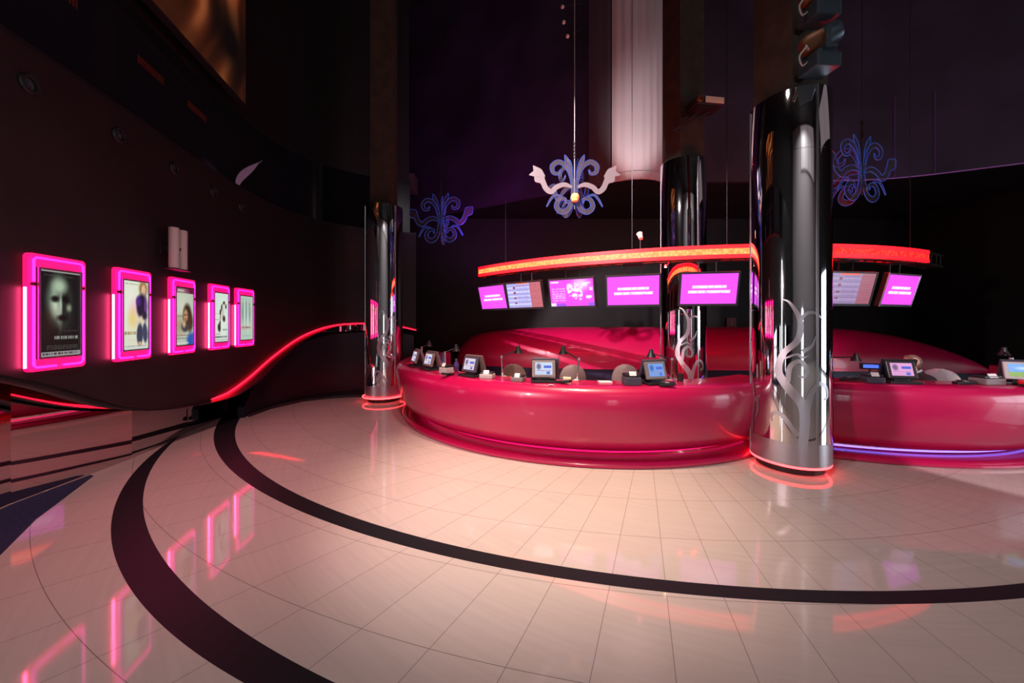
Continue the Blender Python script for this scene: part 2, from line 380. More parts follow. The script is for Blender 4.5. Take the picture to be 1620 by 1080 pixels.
# red neon along the lower edge of the poster wall
pts = []
for p, h in zip(wpath, wbot):
    if p[1] < 0.5: continue
    k = min(1, max(0, (p[1] - 4.3) / 1.3))
    a, ang, tv = None, 0, None
    pts.append((p[0], p[1], h, k))
npts, trough = [], []
for i, (x, y, h, k) in enumerate(pts):
    a = Vector(pts[max(0, i - 1)][:2]); b = Vector(pts[min(len(pts) - 1, i + 1)][:2]); t = (b - a).normalized()
    off = 0.12 * (1 - k) - 0.022 * k; hh = h + 0.05 * (1 - k) + 0.004 * k
    npts.append((x - t.y * off, y + t.x * off, hh))
    o1, o2 = off - 0.14 - 0.10 * min(1, max(0, y - 5.2)), off + 0.10
    lip = -0.016 + 0.028 * min(1, max(0, (y - 5.4) / 0.6)) * min(1, max(0, (1.60 - h) / 0.5))
    trough.append([(x - t.y * o1, y + t.x * o1, hh - 0.024), (x - t.y * o1, y + t.x * o1, hh + lip), (x - t.y * (o1 + 0.006), y + t.x * (o1 + 0.006), hh + lip), (x - t.y * (o1 + 0.006), y + t.x * (o1 + 0.006), hh - 0.016), (x - t.y * o2, y + t.x * o2, hh - 0.016), (x - t.y * o2, y + t.x * o2, hh - 0.024)])
bm = BM(); sweep(bm, trough); struct('trim_6', bm, M['step'])  # black trough added to keep the neon out of the floor's reflection
bm = BM(); tube(bm, npts, 0.014, 8)
setp(obj('neon_tube', bm, M['neon_red'], None, True), 'long red neon tube following the curved lower edge of the black poster wall', 'neon tube')

# upper hanging drum wall at the back: dark purple, with a pale lit cladding bay
DH = 4.6
def dpath(pts, n=6): return [(p.x, p.y) for p in catmull([(a, b, 0) for a, b in pts], n)]
dl = dpath([(-6.5, 10.9), (-4.6, 10.9), (-3.2, 10.5), (-1.0, 9.4), (0.5, 8.55), (1.72, 8.05)])
bm = BM(); wall_strip(bm, dl, DH, CEIL, 0.08, 1); struct('wall_upper_back', bm, M['purple_wall'], True)
dr = dpath([(3.2, 7.62), (4.0, 7.6), (5.6, 7.6), (7.8, 7.47), (9.65, 6.73), (12.4, 5.4)])
bm = BM(); wall_strip(bm, dr, DH, CEIL, 0.08, 1); struct('wall_upper_right', bm, M['purple_wall'], True)
# fluted pale bay (px 935-1040)
bay = []
N = 64
for i in range(N + 1):
    t = i / N; x = 1.72 + 1.48 * t
    y = 8.03 - 0.43 * t - 0.34 * math.sin(PI * t) ** 0.8 - 0.006 * math.cos(2 * PI * t * 9)
    bay.append((x, y))
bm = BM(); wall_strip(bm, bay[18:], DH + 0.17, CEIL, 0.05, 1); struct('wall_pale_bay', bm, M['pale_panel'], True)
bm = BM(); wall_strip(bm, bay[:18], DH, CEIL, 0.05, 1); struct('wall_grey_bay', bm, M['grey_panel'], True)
bm = BM(); wall_strip(bm, [(x, y - 0.02) for x, y in bay[18:]], DH, DH + 0.155, 0.06, 1); struct('trim_2', bm, M['pale_panel'], True)
# soffit closing the gap behind the drum wall
bm = BM(); sweep(bm, [[(a[0], a[1] + 0.1, DH + 0.25), (a[0], WY1, DH + 0.25), (a[0], WY1, DH + 0.3), (a[0], a[1] + 0.1, DH + 0.3)] for a in dl + bay + dr if a[0] > -6.4]); struct('ceiling_soffit', bm, M['black_wall'])
# edge trim of the right drum, violet light put into its colour and glow
bm = BM(); tube(bm, [(x, y - 0.012, DH + 0.0) for x, y in dr if x > 5.6], 0.012, 6); struct('trim_3', bm, mat('violet_lit_trim', (0.25, 0.12, 0.32), 0.4, emis=(0.3, 0.08, 0.4), es=0.12), True)
for i, px in enumerate((7.95, 8.55)):
    y = next(a[1] + (b[1] - a[1]) * (px - a[0]) / (b[0] - a[0]) for a, b in zip(dr, dr[1:]) if a[0] <= px <= b[0])
    bm = BM(); box(bm, (px, y - 0.006, DH + 0.85), (0.015, 0.012, 1.7)); struct('trim_%d' % (4 + i), bm, mat('violet_strip', (0.10, 0.06, 0.16), 0.5))
# beam behind left column
bm = BM(); box(bm, (-4.2, 9.3, 5.2), (3.4, 0.35, 0.42)); struct('beam_back', bm, M['concrete'])

# ================================================================== COUNTERS
BODY = [(3.0, 0.118), (3.12, 0.122), (3.26, 0.15), (3.37, 0.235), (3.44, 0.36), (3.487, 0.51), (3.51, 0.66), (3.515, 0.75), (3.505, 0.815), (3.48, 0.860), (3.45, 0.887), (3.405, 0.902), (3.36, 0.905), (3.02, 0.905), (3.0, 0.895), (2.98, 0.5), (2.98, 0.118)]
FLANGE = [(3.04, 0.0), (3.395, 0.0), (3.412, 0.015), (3.412, 0.04), (3.39, 0.060), (3.33, 0.068), (3.24, 0.064), (3.10, 0.058), (3.04, 0.058)]
CL, CR = (1.33, 7.29), (5.21, 7.29)
def counter(c, t0, t1, label, glow):
    t = thing('reception_counter', label, 'counter', (c[0], c[1], 0))
    bm = BM(); arc_sweep(bm, (0, 0), BODY, t0, t1, 90); obj('body', bm, M['red'], t, True)
    bm = BM(); arc_sweep(bm, (0, 0), FLANGE, t0, t1, 90); obj('base_flange', bm, M['red'], t, True)
    bm = BM(); tube(bm, [(3.10 * math.sin(R(a)), -3.10 * math.cos(R(a)), 0.085) for a in np.linspace(t0 + 1, t1 - 1, 70)], 0.011, 6)
    obj('strip_light', bm, glow, t, True)
    return t
counter(CL, -112, 34.4, 'large bulging glossy red ticket counter left of the big chrome column', mat('magenta_strip', (0.5, 0.02, 0.1), 0.4, emis=(0.8, 0.005, 0.14), es=1.6))
counter(CR, -34.4, 62, 'glossy red ticket counter right of the big chrome column with the seated clerk', mat('violet_strip_light', (0.2, 0.1, 0.5), 0.4, emis=(0.22, 0.14, 1.0), es=3.0))

# red bulging back counter
HX = [(-1.45, 9.45, 0.62), (-1.38, 9.38, 0.92), (-1.2, 9.28, 1.14), (-0.9, 9.16, 1.29), (-0.2, 8.9, 1.40), (0.9, 8.6, 1.47), (2.2, 8.42, 1.49), (3.6, 8.32, 1.49), (5.2, 8.22, 1.49), (6.6, 8.12, 1.49), (8.0, 8.03, 1.46), (8.9, 7.95, 1.34), (9.5, 7.85, 1.14), (9.95, 7.75, 0.88), (10.25, 7.7, 0.6)]
hs = catmull(HX, 6)
back = thing('back_counter', 'long low glossy red bulging back counter along the dark rear wall', 'counter', (3.6, 8.3, 0))
secs = []
for p in hs:
    ht = p.z - 0.50; d = max(0.15, min(1.0, ht)) * 1.15
    prof = [(0.10, 0.50)] + [(-0.02 - 0.10 * math.sin(PI * k / 18) + d * (1 - math.cos(PI / 2 * k / 9)) * 0.9, 0.50 + ht * math.sin(PI / 2 * k / 9)) for k in range(10)] + [(d + 0.1, 0.50 + ht * 0.9), (d + 0.15, 0.50)]
    secs.append([(p.x - 3.6, p.y - 8.3 + a, h) for a, h in prof])
bm = BM(); sweep(bm, secs); obj('body', bm, M['red'], back, True)
bm = BM(); sweep(bm, [[(p.x - 3.6, p.y - 8.3 + 0.12, 0), (p.x - 3.6, p.y - 8.3 + 0.12, 0.5), (p.x - 3.6, p.y - 8.3 + 0.5, 0.5), (p.x - 3.6, p.y - 8.3 + 0.5, 0)] for p in hs]); obj('plinth', bm, M['navy'], back, True, 'navy blue plinth')

# ================================================================== CHROME COLUMNS
def ribbon(pts, wds, n=8):
    """2-D stroke -> closed outline (left edge, right edge)"""
    sp = catmull([(p[0], p[1], wd) for p, wd in zip(pts, wds)], n)
    Lf, Rt = [], []
    for i, p in enumerate(sp):
        a, b = sp[max(0, i - 1)], sp[min(len(sp) - 1, i + 1)]
        t = Vector((b.x - a.x, b.y - a.y)); t = t.normalized() if t.length > 1e-9 else Vector((0, 1))
        hw = max(0.0008, p.z / 2)
        Lf.append((p.x - t.y * hw, p.y + t.x * hw)); Rt.append((p.x + t.y * hw, p.y - t.x * hw))
    return Lf, Rt
SWIRL = [   # strokes in metres: (sideways, height) with widths
    ([(0.10, 0.30), (0.12, 0.55), (0.10, 0.75), (-0.02, 0.92), (-0.10, 1.08), (-0.06, 1.27), (0.06, 1.42), (0.08, 1.62), (0.0, 1.80), (-0.07, 1.85)], [0.10, 0.11, 0.11, 0.10, 0.085, 0.07, 0.07, 0.06, 0.03, 0.004]),
    ([(0.075, 1.50), (0.09, 1.63), (0.15, 1.70), (0.23, 1.69), (0.30, 1.62)], [0.03, 0.04, 0.04, 0.03, 0.004]),
    ([(-0.02, 0.98), (0.0, 1.14), (0.08, 1.20), (0.14, 1.12), (0.12, 1.04), (0.06, 1.05)], [0.05, 0.055, 0.05, 0.045, 0.035, 0.02]),
    ([(0.12, 0.62), (0.17, 0.85), (0.25, 0.97), (0.34, 0.93), (0.36, 0.84), (0.31, 0.80)], [0.08, 0.07, 0.055, 0.045, 0.035, 0.015]),
    ([(0.06, 0.42), (-0.05, 0.60), (-0.12, 0.64), (-0.17, 0.60), (-0.16, 0.54)], [0.06, 0.05, 0.045, 0.035, 0.012]),
    ([(-0.05, 1.22), (0.05, 1.27), (0.10, 1.24), (0.16, 1.26)], [0.02, 0.03, 0.03, 0.004]),
    ([(0.10, 1.30), (0.18, 1.36), (0.22, 1.46)], [0.05, 0.04, 0.004]),
    ([(-0.46, 0.2), (-0.44, 0.5), (-0.40, 0.72), (-0.42, 0.95), (-0.50, 1.10), (-0.54, 1.28), (-0.50, 1.40), (-0.43, 1.38)], [0.14, 0.12, 0.09, 0.06, 0.05, 0.05, 0.04, 0.01]),
    ([(-0.44, 0.6), (-0.34, 0.76), (-0.32, 0.62), (-0.36, 0.52)], [0.06, 0.05, 0.04, 0.01]),
    ([(0.62, 0.2), (0.60, 0.5), (0.55, 0.75), (0.58, 1.0), (0.64, 1.2), (0.58, 1.4)], [0.14, 0.11, 0.09, 0.06, 0.05, 0.01]),
]
def column(name, label, x, y, r, top, face, ring_r, ring_h=0.03, scale=1.0, group=None, plinth=True):
    t = thing(name, label, 'column', (x, y, 0))
    bm = BM()
    hs_ = [0.06, 1.72, 1.724, 3.40, 3.404, top - 0.01, top]
    prof = [(r - 0.03, 0.10), (r, 0.105)]
    for hz in (1.74, 3.40):
        prof += [(r, hz - 0.004), (r - 0.004, hz - 0.002), (r - 0.004, hz + 0.002), (r, hz + 0.004)]
    prof += [(r, top - 0.006), (r - 0.004, top), (r - 0.02, top), (r - 0.02, top - 0.4)]
    lathe(bm, prof, 96); obj('chrome_shell', bm, M['chrome'], t, True)
    bm = BM(); lathe(bm, [(r - 0.06, 0.0), (r - 0.06, 0.14)], 48); obj('foot', bm, M['dark_metal'], t, True)
    # vertical joint strips
    for da in (-76, 37, 175):
        a = face + R(da)
        bm = BM(); box(bm, (0, -(r + 0.002), (top + 0.1) / 2), (0.022, 0.008, top - 0.14))
        bmesh.ops.rotate(bm, cent=(0, 0, 0), matrix=Matrix.Rotation(a, 3, 'Z'), verts=bm.verts); obj('joint_strip', bm, M['silver'], t)
    # etched swirls wrapped around the shell
    bm = BM()
    for rep in range(2):
        for k, (pts, wd) in enumerate(SWIRL):
            Lf, Rt = ribbon([(p[0] * scale, p[1]) for p in pts], [q * scale * 0.82 for q in wd])
            rr = r + 0.0012 + 0.0003 * (k + 1)
            row = []
            for (l, q) in zip(Lf, Rt):
                seg = []
                for u in (0, 0.5, 1):
                    s = l[0] + (q[0] - l[0]) * u; hz = l[1] + (q[1] - l[1]) * u
                    a = face + rep * PI + s / r
                    seg.append(bm.verts.new((rr * math.sin(a), -rr * math.cos(a), hz)))
                row.append(seg)
            for A, B in zip(row, row[1:]):
                for j in range(2): bm.faces.new((A[j], A[j + 1], B[j + 1], B[j]))
    lathe(bm, [(r + 0.0008, 0.106), (r + 0.0008, 0.34)], 96)
    obj('etched_swirl', bm, M['etched'], t, True, 'frosted swirl ornament')
    bm = BM(); tube(bm, [(ring_r * math.cos(a), ring_r * math.sin(a), ring_h) for a in np.linspace(0, 2 * PI, 72, endpoint=False)], 0.012, 8, closed=True)
    obj('ring_light', bm, M['ring_red'], t, True, 'glowing red ring at the foot')
    # square concrete pier rising out of the shell
    bm = BM(); box(bm, (0, 0, (top - 0.3 + CEIL) / 2), (r * 1.28, r * 1.28, CEIL - top + 0.3), 0.01, rzm(12)); obj('pier', bm, M['concrete'], t, False, 'dark square pier above the chrome')
    return t
BIG = (3.125, 4.03); BR = 0.37
column('chrome_column', 'big chrome column with frosted swirls standing nearest between the two red counters', BIG[0], BIG[1], BR, 4.05, R(-36), BR - 0.012, 0.088)
column('chrome_column', 'slim chrome column at the left end of the red counter with a red ring at its foot', -2.65, 7.40, 0.37, 3.97, R(18), 0.41, 0.10, 0.95)
column('chrome_column', 'chrome column rising behind the left counter, crossed by the red light band', 3.0, 6.27, 0.37, 4.37, R(-24), 0.36, 0.03, 0.95)
# moving head spotlights on the big column's pier
def moving_head(loc, label, rz=0):
    t = thing('stage_light', label, 'stage light', loc, rz, 'moving head lights on the big column')
    bm = BM(); box(bm, (0, 0, 0.07), (0.26, 0.22, 0.14), 0.015); box(bm, (0, -0.005, 0.155), (0.20, 0.18, 0.03), 0.008); obj('base', bm, M['blue_metal'], t)
    bm = BM()
    for s in (-1, 1): box(bm, (-0.03, s * 0.122, 0.26), (0.055, 0.02, 0.22), 0.008)
    box(bm, (0, 0, 0.175), (0.12, 0.27, 0.03), 0.006); obj('yoke', bm, M['blue_metal'], t)
    q = rx(0) @ ry(55)
    bm = BM(); lathe(bm, [(0, -0.17), (0.07, -0.165), (0.10, -0.12), (0.105, 0.02)], 24, (0.02, 0, 0.33), rzm(-28) @ ry(72)); obj('housing', bm, M['rust'], t, True)
    bm = BM(); lathe(bm, [(0.107, 0.0), (0.107, 0.12), (0.095, 0.145), (0.085, 0.145)], 24, (0.02, 0, 0.33), rzm(-28) @ ry(72)); h = obj('front_ring', bm, M['blue_metal'], t, True)
    bm = BM(); lathe(bm, [(0.088, 0.13), (0.05, 0.142), (0, 0.147)], 24, (0.02, 0, 0.33), rzm(-28) @ ry(72)); obj('lens', bm, M['lens'], h, True)
    bm = BM(); tube(bm, catmull([(-0.12, 0, 0.1), (-0.2, -0.02, 0.04), (-0.24, -0.03, 0.12), (-0.19, -0.05, 0.2), (-0.16, -0.02, 0.24), (-0.13, -0.02, 0.2)], 6), 0.008, 6); obj('cable', bm, M['light_grey'], t, True)
    bm = BM(); box(bm, (-0.05, 0.16, 0.05), (0.06, 0.20, 0.05)); obj('bracket', bm, M['dark_metal'], t)
moving_head((3.07, 3.57, 4.10), 'lower of two blue-grey moving head spotlights clamped above the big chrome column', R(5))
moving_head((3.07, 3.57, 4.60), 'upper of two moving head spotlights above the big chrome column, cut by the frame top', R(5))

# ================================================================== POSTER LIGHT BOXES
def canvas(h, w_, c): a = np.zeros((h, w_, 3)); a[:] = c; return a
def grid(a):
    h, w_ = a.shape[:2]; return np.meshgrid((np.arange(w_) + 0.5) / w_, (np.arange(h) + 0.5) / h)
def ell(a, cx, cy, rx_, ry_, c, soft=0.15, rot=0, op=1.0):
    x, y = grid(a); dx, dy = x - cx, y - cy; cr, sr = math.cos(rot), math.sin(rot)
    u, v = (dx * cr + dy * sr) / rx_, (-dx * sr + dy * cr) / ry_
    d = np.sqrt(u * u + v * v); k = np.clip((1 + soft - d) / (2 * soft), 0, 1)[..., None] * op
    a[:] = a * (1 - k) + np.array(c) * k
def rect(a, x0, y0, x1, y1, c, op=1.0):
    h, w_ = a.shape[:2]; s = (slice(int(round(y0 * h)), max(int(round(y0 * h)) + 1, int(round(y1 * h)))), slice(int(round(x0 * w_)), max(int(round(x0 * w_)) + 1, int(round(x1 * w_)))))
    a[s] = a[s] * (1 - op) + np.array(c) * op
def words(a, x0, y0, x1, y1, c, rng, op=0.9):
    x = x0
    while x < x1:
        l = rng.uniform(0.03, 0.09); rect(a, x, y0, min(x1, x + l), y1, c, op * rng.uniform(0.7, 1)); x += l + 0.018
def poster_face():
    rg = random.Random(1); a = canvas(110, 70, (16, 18, 18))
    ell(a, 0.45, 0.36, 0.27, 0.29, (120, 140, 118), 0.35); ell(a, 0.62, 0.42, 0.20, 0.30, (30, 36, 32), 0.5)
    ell(a, 0.47, 0.18, 0.16, 0.08, (165, 185, 160), 0.6); ell(a, 0.36, 0.42, 0.10, 0.10, (190, 205, 180), 0.7); ell(a, 0.44, 0.56, 0.07, 0.14, (165, 175, 150), 0.7)
    ell(a, 0.36, 0.33, 0.10, 0.035, (10, 12, 10), 0.5); ell(a, 0.62, 0.33, 0.09, 0.035, (8, 8, 8), 0.5)
    ell(a, 0.50, 0.40, 0.03, 0.10, (175, 190, 170), 0.8); ell(a, 0.54, 0.55, 0.12, 0.035, (14, 12, 12), 0.5); ell(a, 0.71, 0.43, 0.06, 0.04, (140, 150, 125), 0.7)
    ell(a, 0.20, 0.62, 0.12, 0.16, (50, 26, 22), 0.9, op=0.7); ell(a, 0.40, 0.72, 0.10, 0.12, (26, 22, 20), 0.8)
    words(a, 0.10, 0.055, 0.86, 0.066, (70, 80, 72), rg); words(a, 0.34, 0.765, 0.95, 0.80, (185, 190, 180), rg, 0.8)
    words(a, 0.58, 0.70, 0.95, 0.71, (70, 72, 70), rg)
    for k in range(3): words(a, 0.16, 0.87 + k * 0.02, 0.94, 0.878 + k * 0.02, (80, 84, 80), rg)
    rect(a, 0, 0.945, 1, 1, (150, 152, 156)); words(a, 0.05, 0.958, 0.95, 0.985, (60, 40, 44), rg)
    rect(a, 0, 0, 1, 0.02, (150, 152, 150)); return a
def poster_woman():
    rg = random.Random(2); a = canvas(110, 70, (212, 220, 196))
    ell(a, 0.25, 0.3, 0.4, 0.35, (228, 230, 214), 0.8); rect(a, 0, 0.72, 1, 1, (214, 214, 196), 0.5)
    ell(a, 0.42, 0.44, 0.16, 0.14, (236, 176, 190), 0.7, op=0.7); ell(a, 0.36, 0.56, 0.16, 0.12, (222, 204, 128), 0.7)
    ell(a, 0.80, 0.10, 0.17, 0.11, (150, 112, 66), 0.3); ell(a, 0.81, 0.115, 0.09, 0.075, (216, 180, 148), 0.3); ell(a, 0.77, 0.19, 0.09, 0.05, (206, 178, 140), 0.4)
    ell(a, 0.74, 0.36, 0.22, 0.18, (28, 24, 52), 0.2); ell(a, 0.60, 0.29, 0.10, 0.07, (74, 34, 128), 0.4); ell(a, 0.90, 0.40, 0.06, 0.20, (96, 60, 130), 0.4)
    ell(a, 0.68, 0.58, 0.22, 0.06, (214, 200, 168), 0.4, -0.3); ell(a, 0.86, 0.50, 0.10, 0.06, (30, 28, 52), 0.4)
    ell(a, 0.66, 0.78, 0.13, 0.16, (48, 58, 82), 0.2, 0.12); ell(a, 0.88, 0.76, 0.10, 0.15, (52, 62, 88), 0.2, -0.2); ell(a, 0.66, 0.92, 0.07, 0.035, (206, 160, 130), 0.4)
    words(a, 0.08, 0.035, 0.6, 0.05, (150, 160, 140), rg); words(a, 0.06, 0.74, 0.5, 0.78, (150, 124, 62), rg); words(a, 0.18, 0.85, 0.46, 0.862, (220, 170, 150), rg)
    rect(a, 0, 0.96, 1, 1, (200, 206, 206)); words(a, 0.05, 0.945, 0.95, 0.957, (80, 84, 84), rg); return a
def poster_girl():
    rg = random.Random(3); a = canvas(110, 70, (180, 190, 172))
    rect(a, 0, 0, 1, 0.09, (92, 10, 46)); words(a, 0.08, 0.03, 0.45, 0.06, (236, 232, 232), rg)
    ell(a, 0.3, 0.3, 0.4, 0.25, (200, 206, 186), 0.8); rect(a, 0, 0.47, 0.45, 0.52, (120, 126, 112), 0.5); ell(a, 0.2, 0.66, 0.25, 0.14, (168, 150, 126), 0.7)
    ell(a, 0.64, 0.48, 0.25, 0.20, (52, 36, 26), 0.25); ell(a, 0.80, 0.60, 0.18, 0.17, (66, 46, 28), 0.3); ell(a, 0.55, 0.48, 0.13, 0.11, (178, 140, 104), 0.3)
    ell(a, 0.50, 0.47, 0.03, 0.015, (40, 30, 24), 0.5); ell(a, 0.62, 0.47, 0.03, 0.015, (40, 30, 24), 0.5); ell(a, 0.55, 0.545, 0.04, 0.015, (140, 70, 64), 0.5)
    ell(a, 0.52, 0.68, 0.22, 0.09, (56, 60, 62), 0.3); ell(a, 0.45, 0.63, 0.09, 0.06, (196, 170, 128), 0.5)
    words(a, 0.04, 0.815, 0.86, 0.84, (150, 60, 60), rg); words(a, 0.04, 0.875, 0.6, 0.89, (90, 100, 110), rg)
    ell(a, 0.92, 0.92, 0.3, 0.13, (38, 84, 168), 0.3); rect(a, 0, 0.955, 0.7, 0.97, (210, 214, 210)); return a
def poster_dancers():
    rg = random.Random(4); a = canvas(110, 70, (202, 218, 206))
    ell(a, 0.55, 0.45, 0.4, 0.4, (220, 232, 222), 0.8)
    for (x, y, u, v, r_) in [(0.70, 0.20, 0.08, 0.035, 0), (0.52, 0.30, 0.05, 0.08, 0.5), (0.42, 0.40, 0.055, 0.06, 0.3), (0.84, 0.27, 0.05, 0.05, 0.4), (0.68, 0.52, 0.11, 0.065, 0.2), (0.34, 0.71, 0.11, 0.08, 0.2), (0.40, 0.62, 0.05, 0.06, 0.3)]:
        ell(a, x, y, u, v, (34, 38, 34), 0.35, r_)
    ell(a, 0.60, 0.40, 0.08, 0.14, (196, 190, 176), 0.6, 0.4); ell(a, 0.42, 0.50, 0.04, 0.06, (150, 130, 112), 0.6, 0.4); ell(a, 0.78, 0.22, 0.04, 0.03, (210, 190, 170), 0.5)
    words(a, 0.05, 0.415, 0.3, 0.43, (110, 120, 114), rg); words(a, 0.05, 0.54, 0.34, 0.555, (110, 120, 114), rg); words(a, 0.62, 0.74, 0.95, 0.775, (110, 128, 122), rg)
    words(a, 0.08, 0.83, 0.42, 0.855, (196, 110, 104), rg); words(a, 0.05, 0.885, 0.95, 0.915, (50, 58, 52), rg); rect(a, 0, 0.95, 1, 0.97, (176, 188, 180)); return a
def poster_pale():
    rg = random.Random(5); a = canvas(110, 70, (176, 200, 184))
    for x, y in ((0.2, 0.32), (0.48, 0.30), (0.74, 0.32)):
        ell(a, x, y + 0.05, 0.10, 0.22, (124, 150, 140), 0.5, op=0.8); ell(a, x, y - 0.14, 0.05, 0.035, (150, 150, 136), 0.5)
    ell(a, 0.36, 0.4, 0.04, 0.25, (206, 222, 210), 0.5); ell(a, 0.62, 0.5, 0.05, 0.3, (206, 222, 210), 0.5)
    words(a, 0.05, 0.06, 0.9, 0.07, (130, 150, 140), rg); rect(a, 0, 0.67, 0.66, 0.77, (204, 168, 156), 0.6); words(a, 0.15, 0.70, 0.86, 0.74, (120, 90, 86), rg)
    words(a, 0.2, 0.90, 0.8, 0.915, (140, 160, 146), rg); return a
M['poster'] = emit_attr('backlit_poster', 1.0)
M['poster_dark'] = emit_attr('backlit_dark_poster', 1.0)
posters = [(3.11, poster_face, 'nearest neon-framed light box, dark poster of a half-lit face'),
           (3.87, poster_woman, 'neon-framed light box with a poster of a woman in a dark cardigan and jeans'),
           (4.64, poster_girl, 'neon-framed light box with a poster of a long-haired woman under a maroon strip'),
           (5.43, poster_dancers, 'neon-framed light box with black figures on a pale poster'),
           (6.07, poster_pale, 'farthest and smallest-looking neon-framed light box, pale green faded poster')]
def light_box(y, fn, label):
    x, ang, tv = wall_at_y(y)
    t = thing('poster_light_box', label, 'light box', (x, y, 1.195), ang, 'pink neon poster boxes on the black wall')
    W_, H_ = 0.47, 0.975
    def rr(w_, h_, r_, y0, y1, bmx):      # rounded slab in XZ
        out = []
        for cx, cz, a0 in ((w_ / 2 - r_, h_ - r_, 0), (-w_ / 2 + r_, h_ - r_, 90), (-w_ / 2 + r_, r_, 180), (w_ / 2 - r_, r_, 270)):
            for k in range(5):
                a = R(a0 + 90 * k / 4); out.append((cx + r_ * math.cos(a), cz + r_ * math.sin(a)))
        va = [bmx.verts.new((p[0], y0, p[1])) for p in out]; vb = [bmx.verts.new((p[0], y1, p[1])) for p in out]
        bmx.faces.new(va); bmx.faces.new(list(reversed(vb)))
        for k in range(len(out)): bmx.faces.new((va[k], va[(k + 1) % len(out)], vb[(k + 1) % len(out)], vb[k]))
    bm = BM(); rr(W_, H_, 0.035, -0.003, -0.034, bm); obj('backing_panel', bm, M['pink_acrylic'], t)
    e, yy = 0.034, -0.045
    xl, xr, zb, zt = -W_ / 2 + e, W_ / 2 - e, e, H_ - e
    zg = H_ * 0.74
    def nt(pts, m, lab=None): b = BM(); tube(b, pts, 0.0085, 8); return obj('neon_tube', b, m, t, True, lab)
    nt([(xl, yy, zg + 0.02), (xl, yy, zt - 0.02), (xl + 0.02, yy, zt), (xr - 0.02, yy, zt), (xr, yy, zt - 0.02), (xr, yy, zg + 0.02)], M['neon_magenta'])
    nt([(xl, yy, zg - 0.02), (xl, yy, zb + 0.02), (xl + 0.02, yy, zb), (-0.03, yy, zb)], M['neon_magenta'])
    nt([(xr, yy, zg - 0.02), (xr, yy, zb + 0.02), (xr - 0.02, yy, zb), (0.03, yy, zb)], M['neon_magenta'])
    nt([(-W_ / 2 - 0.004, -0.022, zg - 0.03), (-W_ / 2 - 0.004, -0.022, zb + 0.0)], M['neon_white'], 'white-hot side tube')
    for sx in (xl, xr):
        bm = BM(); box(bm, (sx, yy + 0.004, zg), (0.03, 0.016, 0.022), 0.003); obj('electrode_cap', bm, M['black_plastic'], t)
    w2, h2 = 0.355, 0.765; zc = H_ / 2 - 0.005
    bm = BM(); box(bm, (0, -0.036, zc), (w2, 0.026, h2), 0.003); hb = obj('housing', bm, M['dark_metal'], t)
    bm = BM(); yf = -0.0525
    for sx in (-1, 1): box(bm, (sx * (w2 / 2 - 0.008), yf, zc), (0.018, 0.012, h2 + 0.004), 0.002)
    for sz in (-1, 1): box(bm, (0, yf, zc + sz * (h2 / 2 - 0.008)), (w2 - 0.03, 0.012, 0.018), 0.002)
    obj('snap_frame', bm, M['silver'], t)
    picture('poster_sheet', fn(), w2 - 0.034, h2 - 0.034, M['poster'], t, (0, -0.0505, zc))
for a in posters: light_box(*a)

# tube sconce above the third light box
x, ang, tv = wall_at_y(4.35)
t = thing('wall_sconce', 'pair of upright grey tubes mounted on the black wall above the posters', 'wall light', (x, 4.35, 2.24), ang)
for dx in (-0.075, 0.075):
    bm = BM(); lathe(bm, [(0, 0.015), (0.045, 0.015), (0.05, 0.02), (0.05, 0.50), (0.045, 0.505), (0, 0.505)], 24, (dx, -0.15, 0)); obj('tube', bm, M['light_grey'], t, True)
bm = BM(); box(bm, (0, -0.15, 0.005), (0.30, 0.12, 0.012), 0.003); obj('base_plate', bm, M['dark_metal'], t)
bm = BM(); box(bm, (0, -0.06, 0.26), (0.05, 0.12, 0.05), 0.005); box(bm, (0, -0.006, 0.26), (0.12, 0.012, 0.16), 0.003); box(bm, (0, -0.15, 0.26), (0.06, 0.03, 0.03)); obj('bracket', bm, M['dark_metal'], t)
# recessed round speakers near the top of the wall
names = ['nearest', 'second', 'third', 'fourth', 'farthest']
for i, y in enumerate((2.92, 3.72, 4.52, 5.32, 6.02)):
    x, ang, tv = wall_at_y(y)
    t = thing('wall_speaker', '%s of the small round black speakers below the top edge of the poster wall' % names[i], 'speaker', (x, y, 3.55), ang, 'round speakers on the poster wall')
    bm = BM(); lathe(bm, [(0.045, 0.0), (0.075, 0.0), (0.078, 0.012), (0.07, 0.028), (0.05, 0.026), (0.045, 0.01)], 28, (0, 0, 0), rx(90)); obj('ring', bm, M['black_plastic'], t, True)
    bm = BM(); lathe(bm, [(0.047, 0.002), (0.02, 0.006), (0.016, 0.018), (0, 0.022)], 24, (0, 0, 0), rx(90)); obj('cone', bm, M['lens'], t, True)

# ================================================================== BANNER, VENTS, BLADE over the gallery
def banner_img():
    h, w_ = 150, 110; y, x = np.mgrid[0:h, 0:w_]; u = x / w_; v = y / h
    a = canvas(h, w_, (20, 10, 6))
    q = u + 0.16 * np.sin(v * 5 + u * 3) + 0.05 * np.sin(v * 13 + 1)
    f = 0.5 + 0.5 * np.sin(q * 17 + 2.2 * np.sin(v * 4.2)); f2 = 0.5 + 0.5 * np.sin(q * 31 - v * 9)
    k = np.clip(0.15 + 0.75 * f ** 2 + 0.25 * f2 ** 3 - 0.25 * np.abs(v - 0.55), 0, 1)
    a[..., 0] = 26 + 175 * k; a[..., 1] = 12 + 96 * k ** 1.3; a[..., 2] = 8 + 52 * k ** 1.6
    ell(a, 0.85, 0.78, 0.18, 0.16, (12, 7, 6), 0.7); ell(a, 0.30, 0.92, 0.4, 0.12, (60, 26, 12), 0.8, 0.2); ell(a, 0.6, 0.4, 0.06, 0.25, (205, 140, 60), 0.8, 0.4, 0.6)
    return a
y0, y1 = 3.2, 5.95
bx0, _, _ = wall_at_y(y0); bx1, _, _ = wall_at_y(y1)
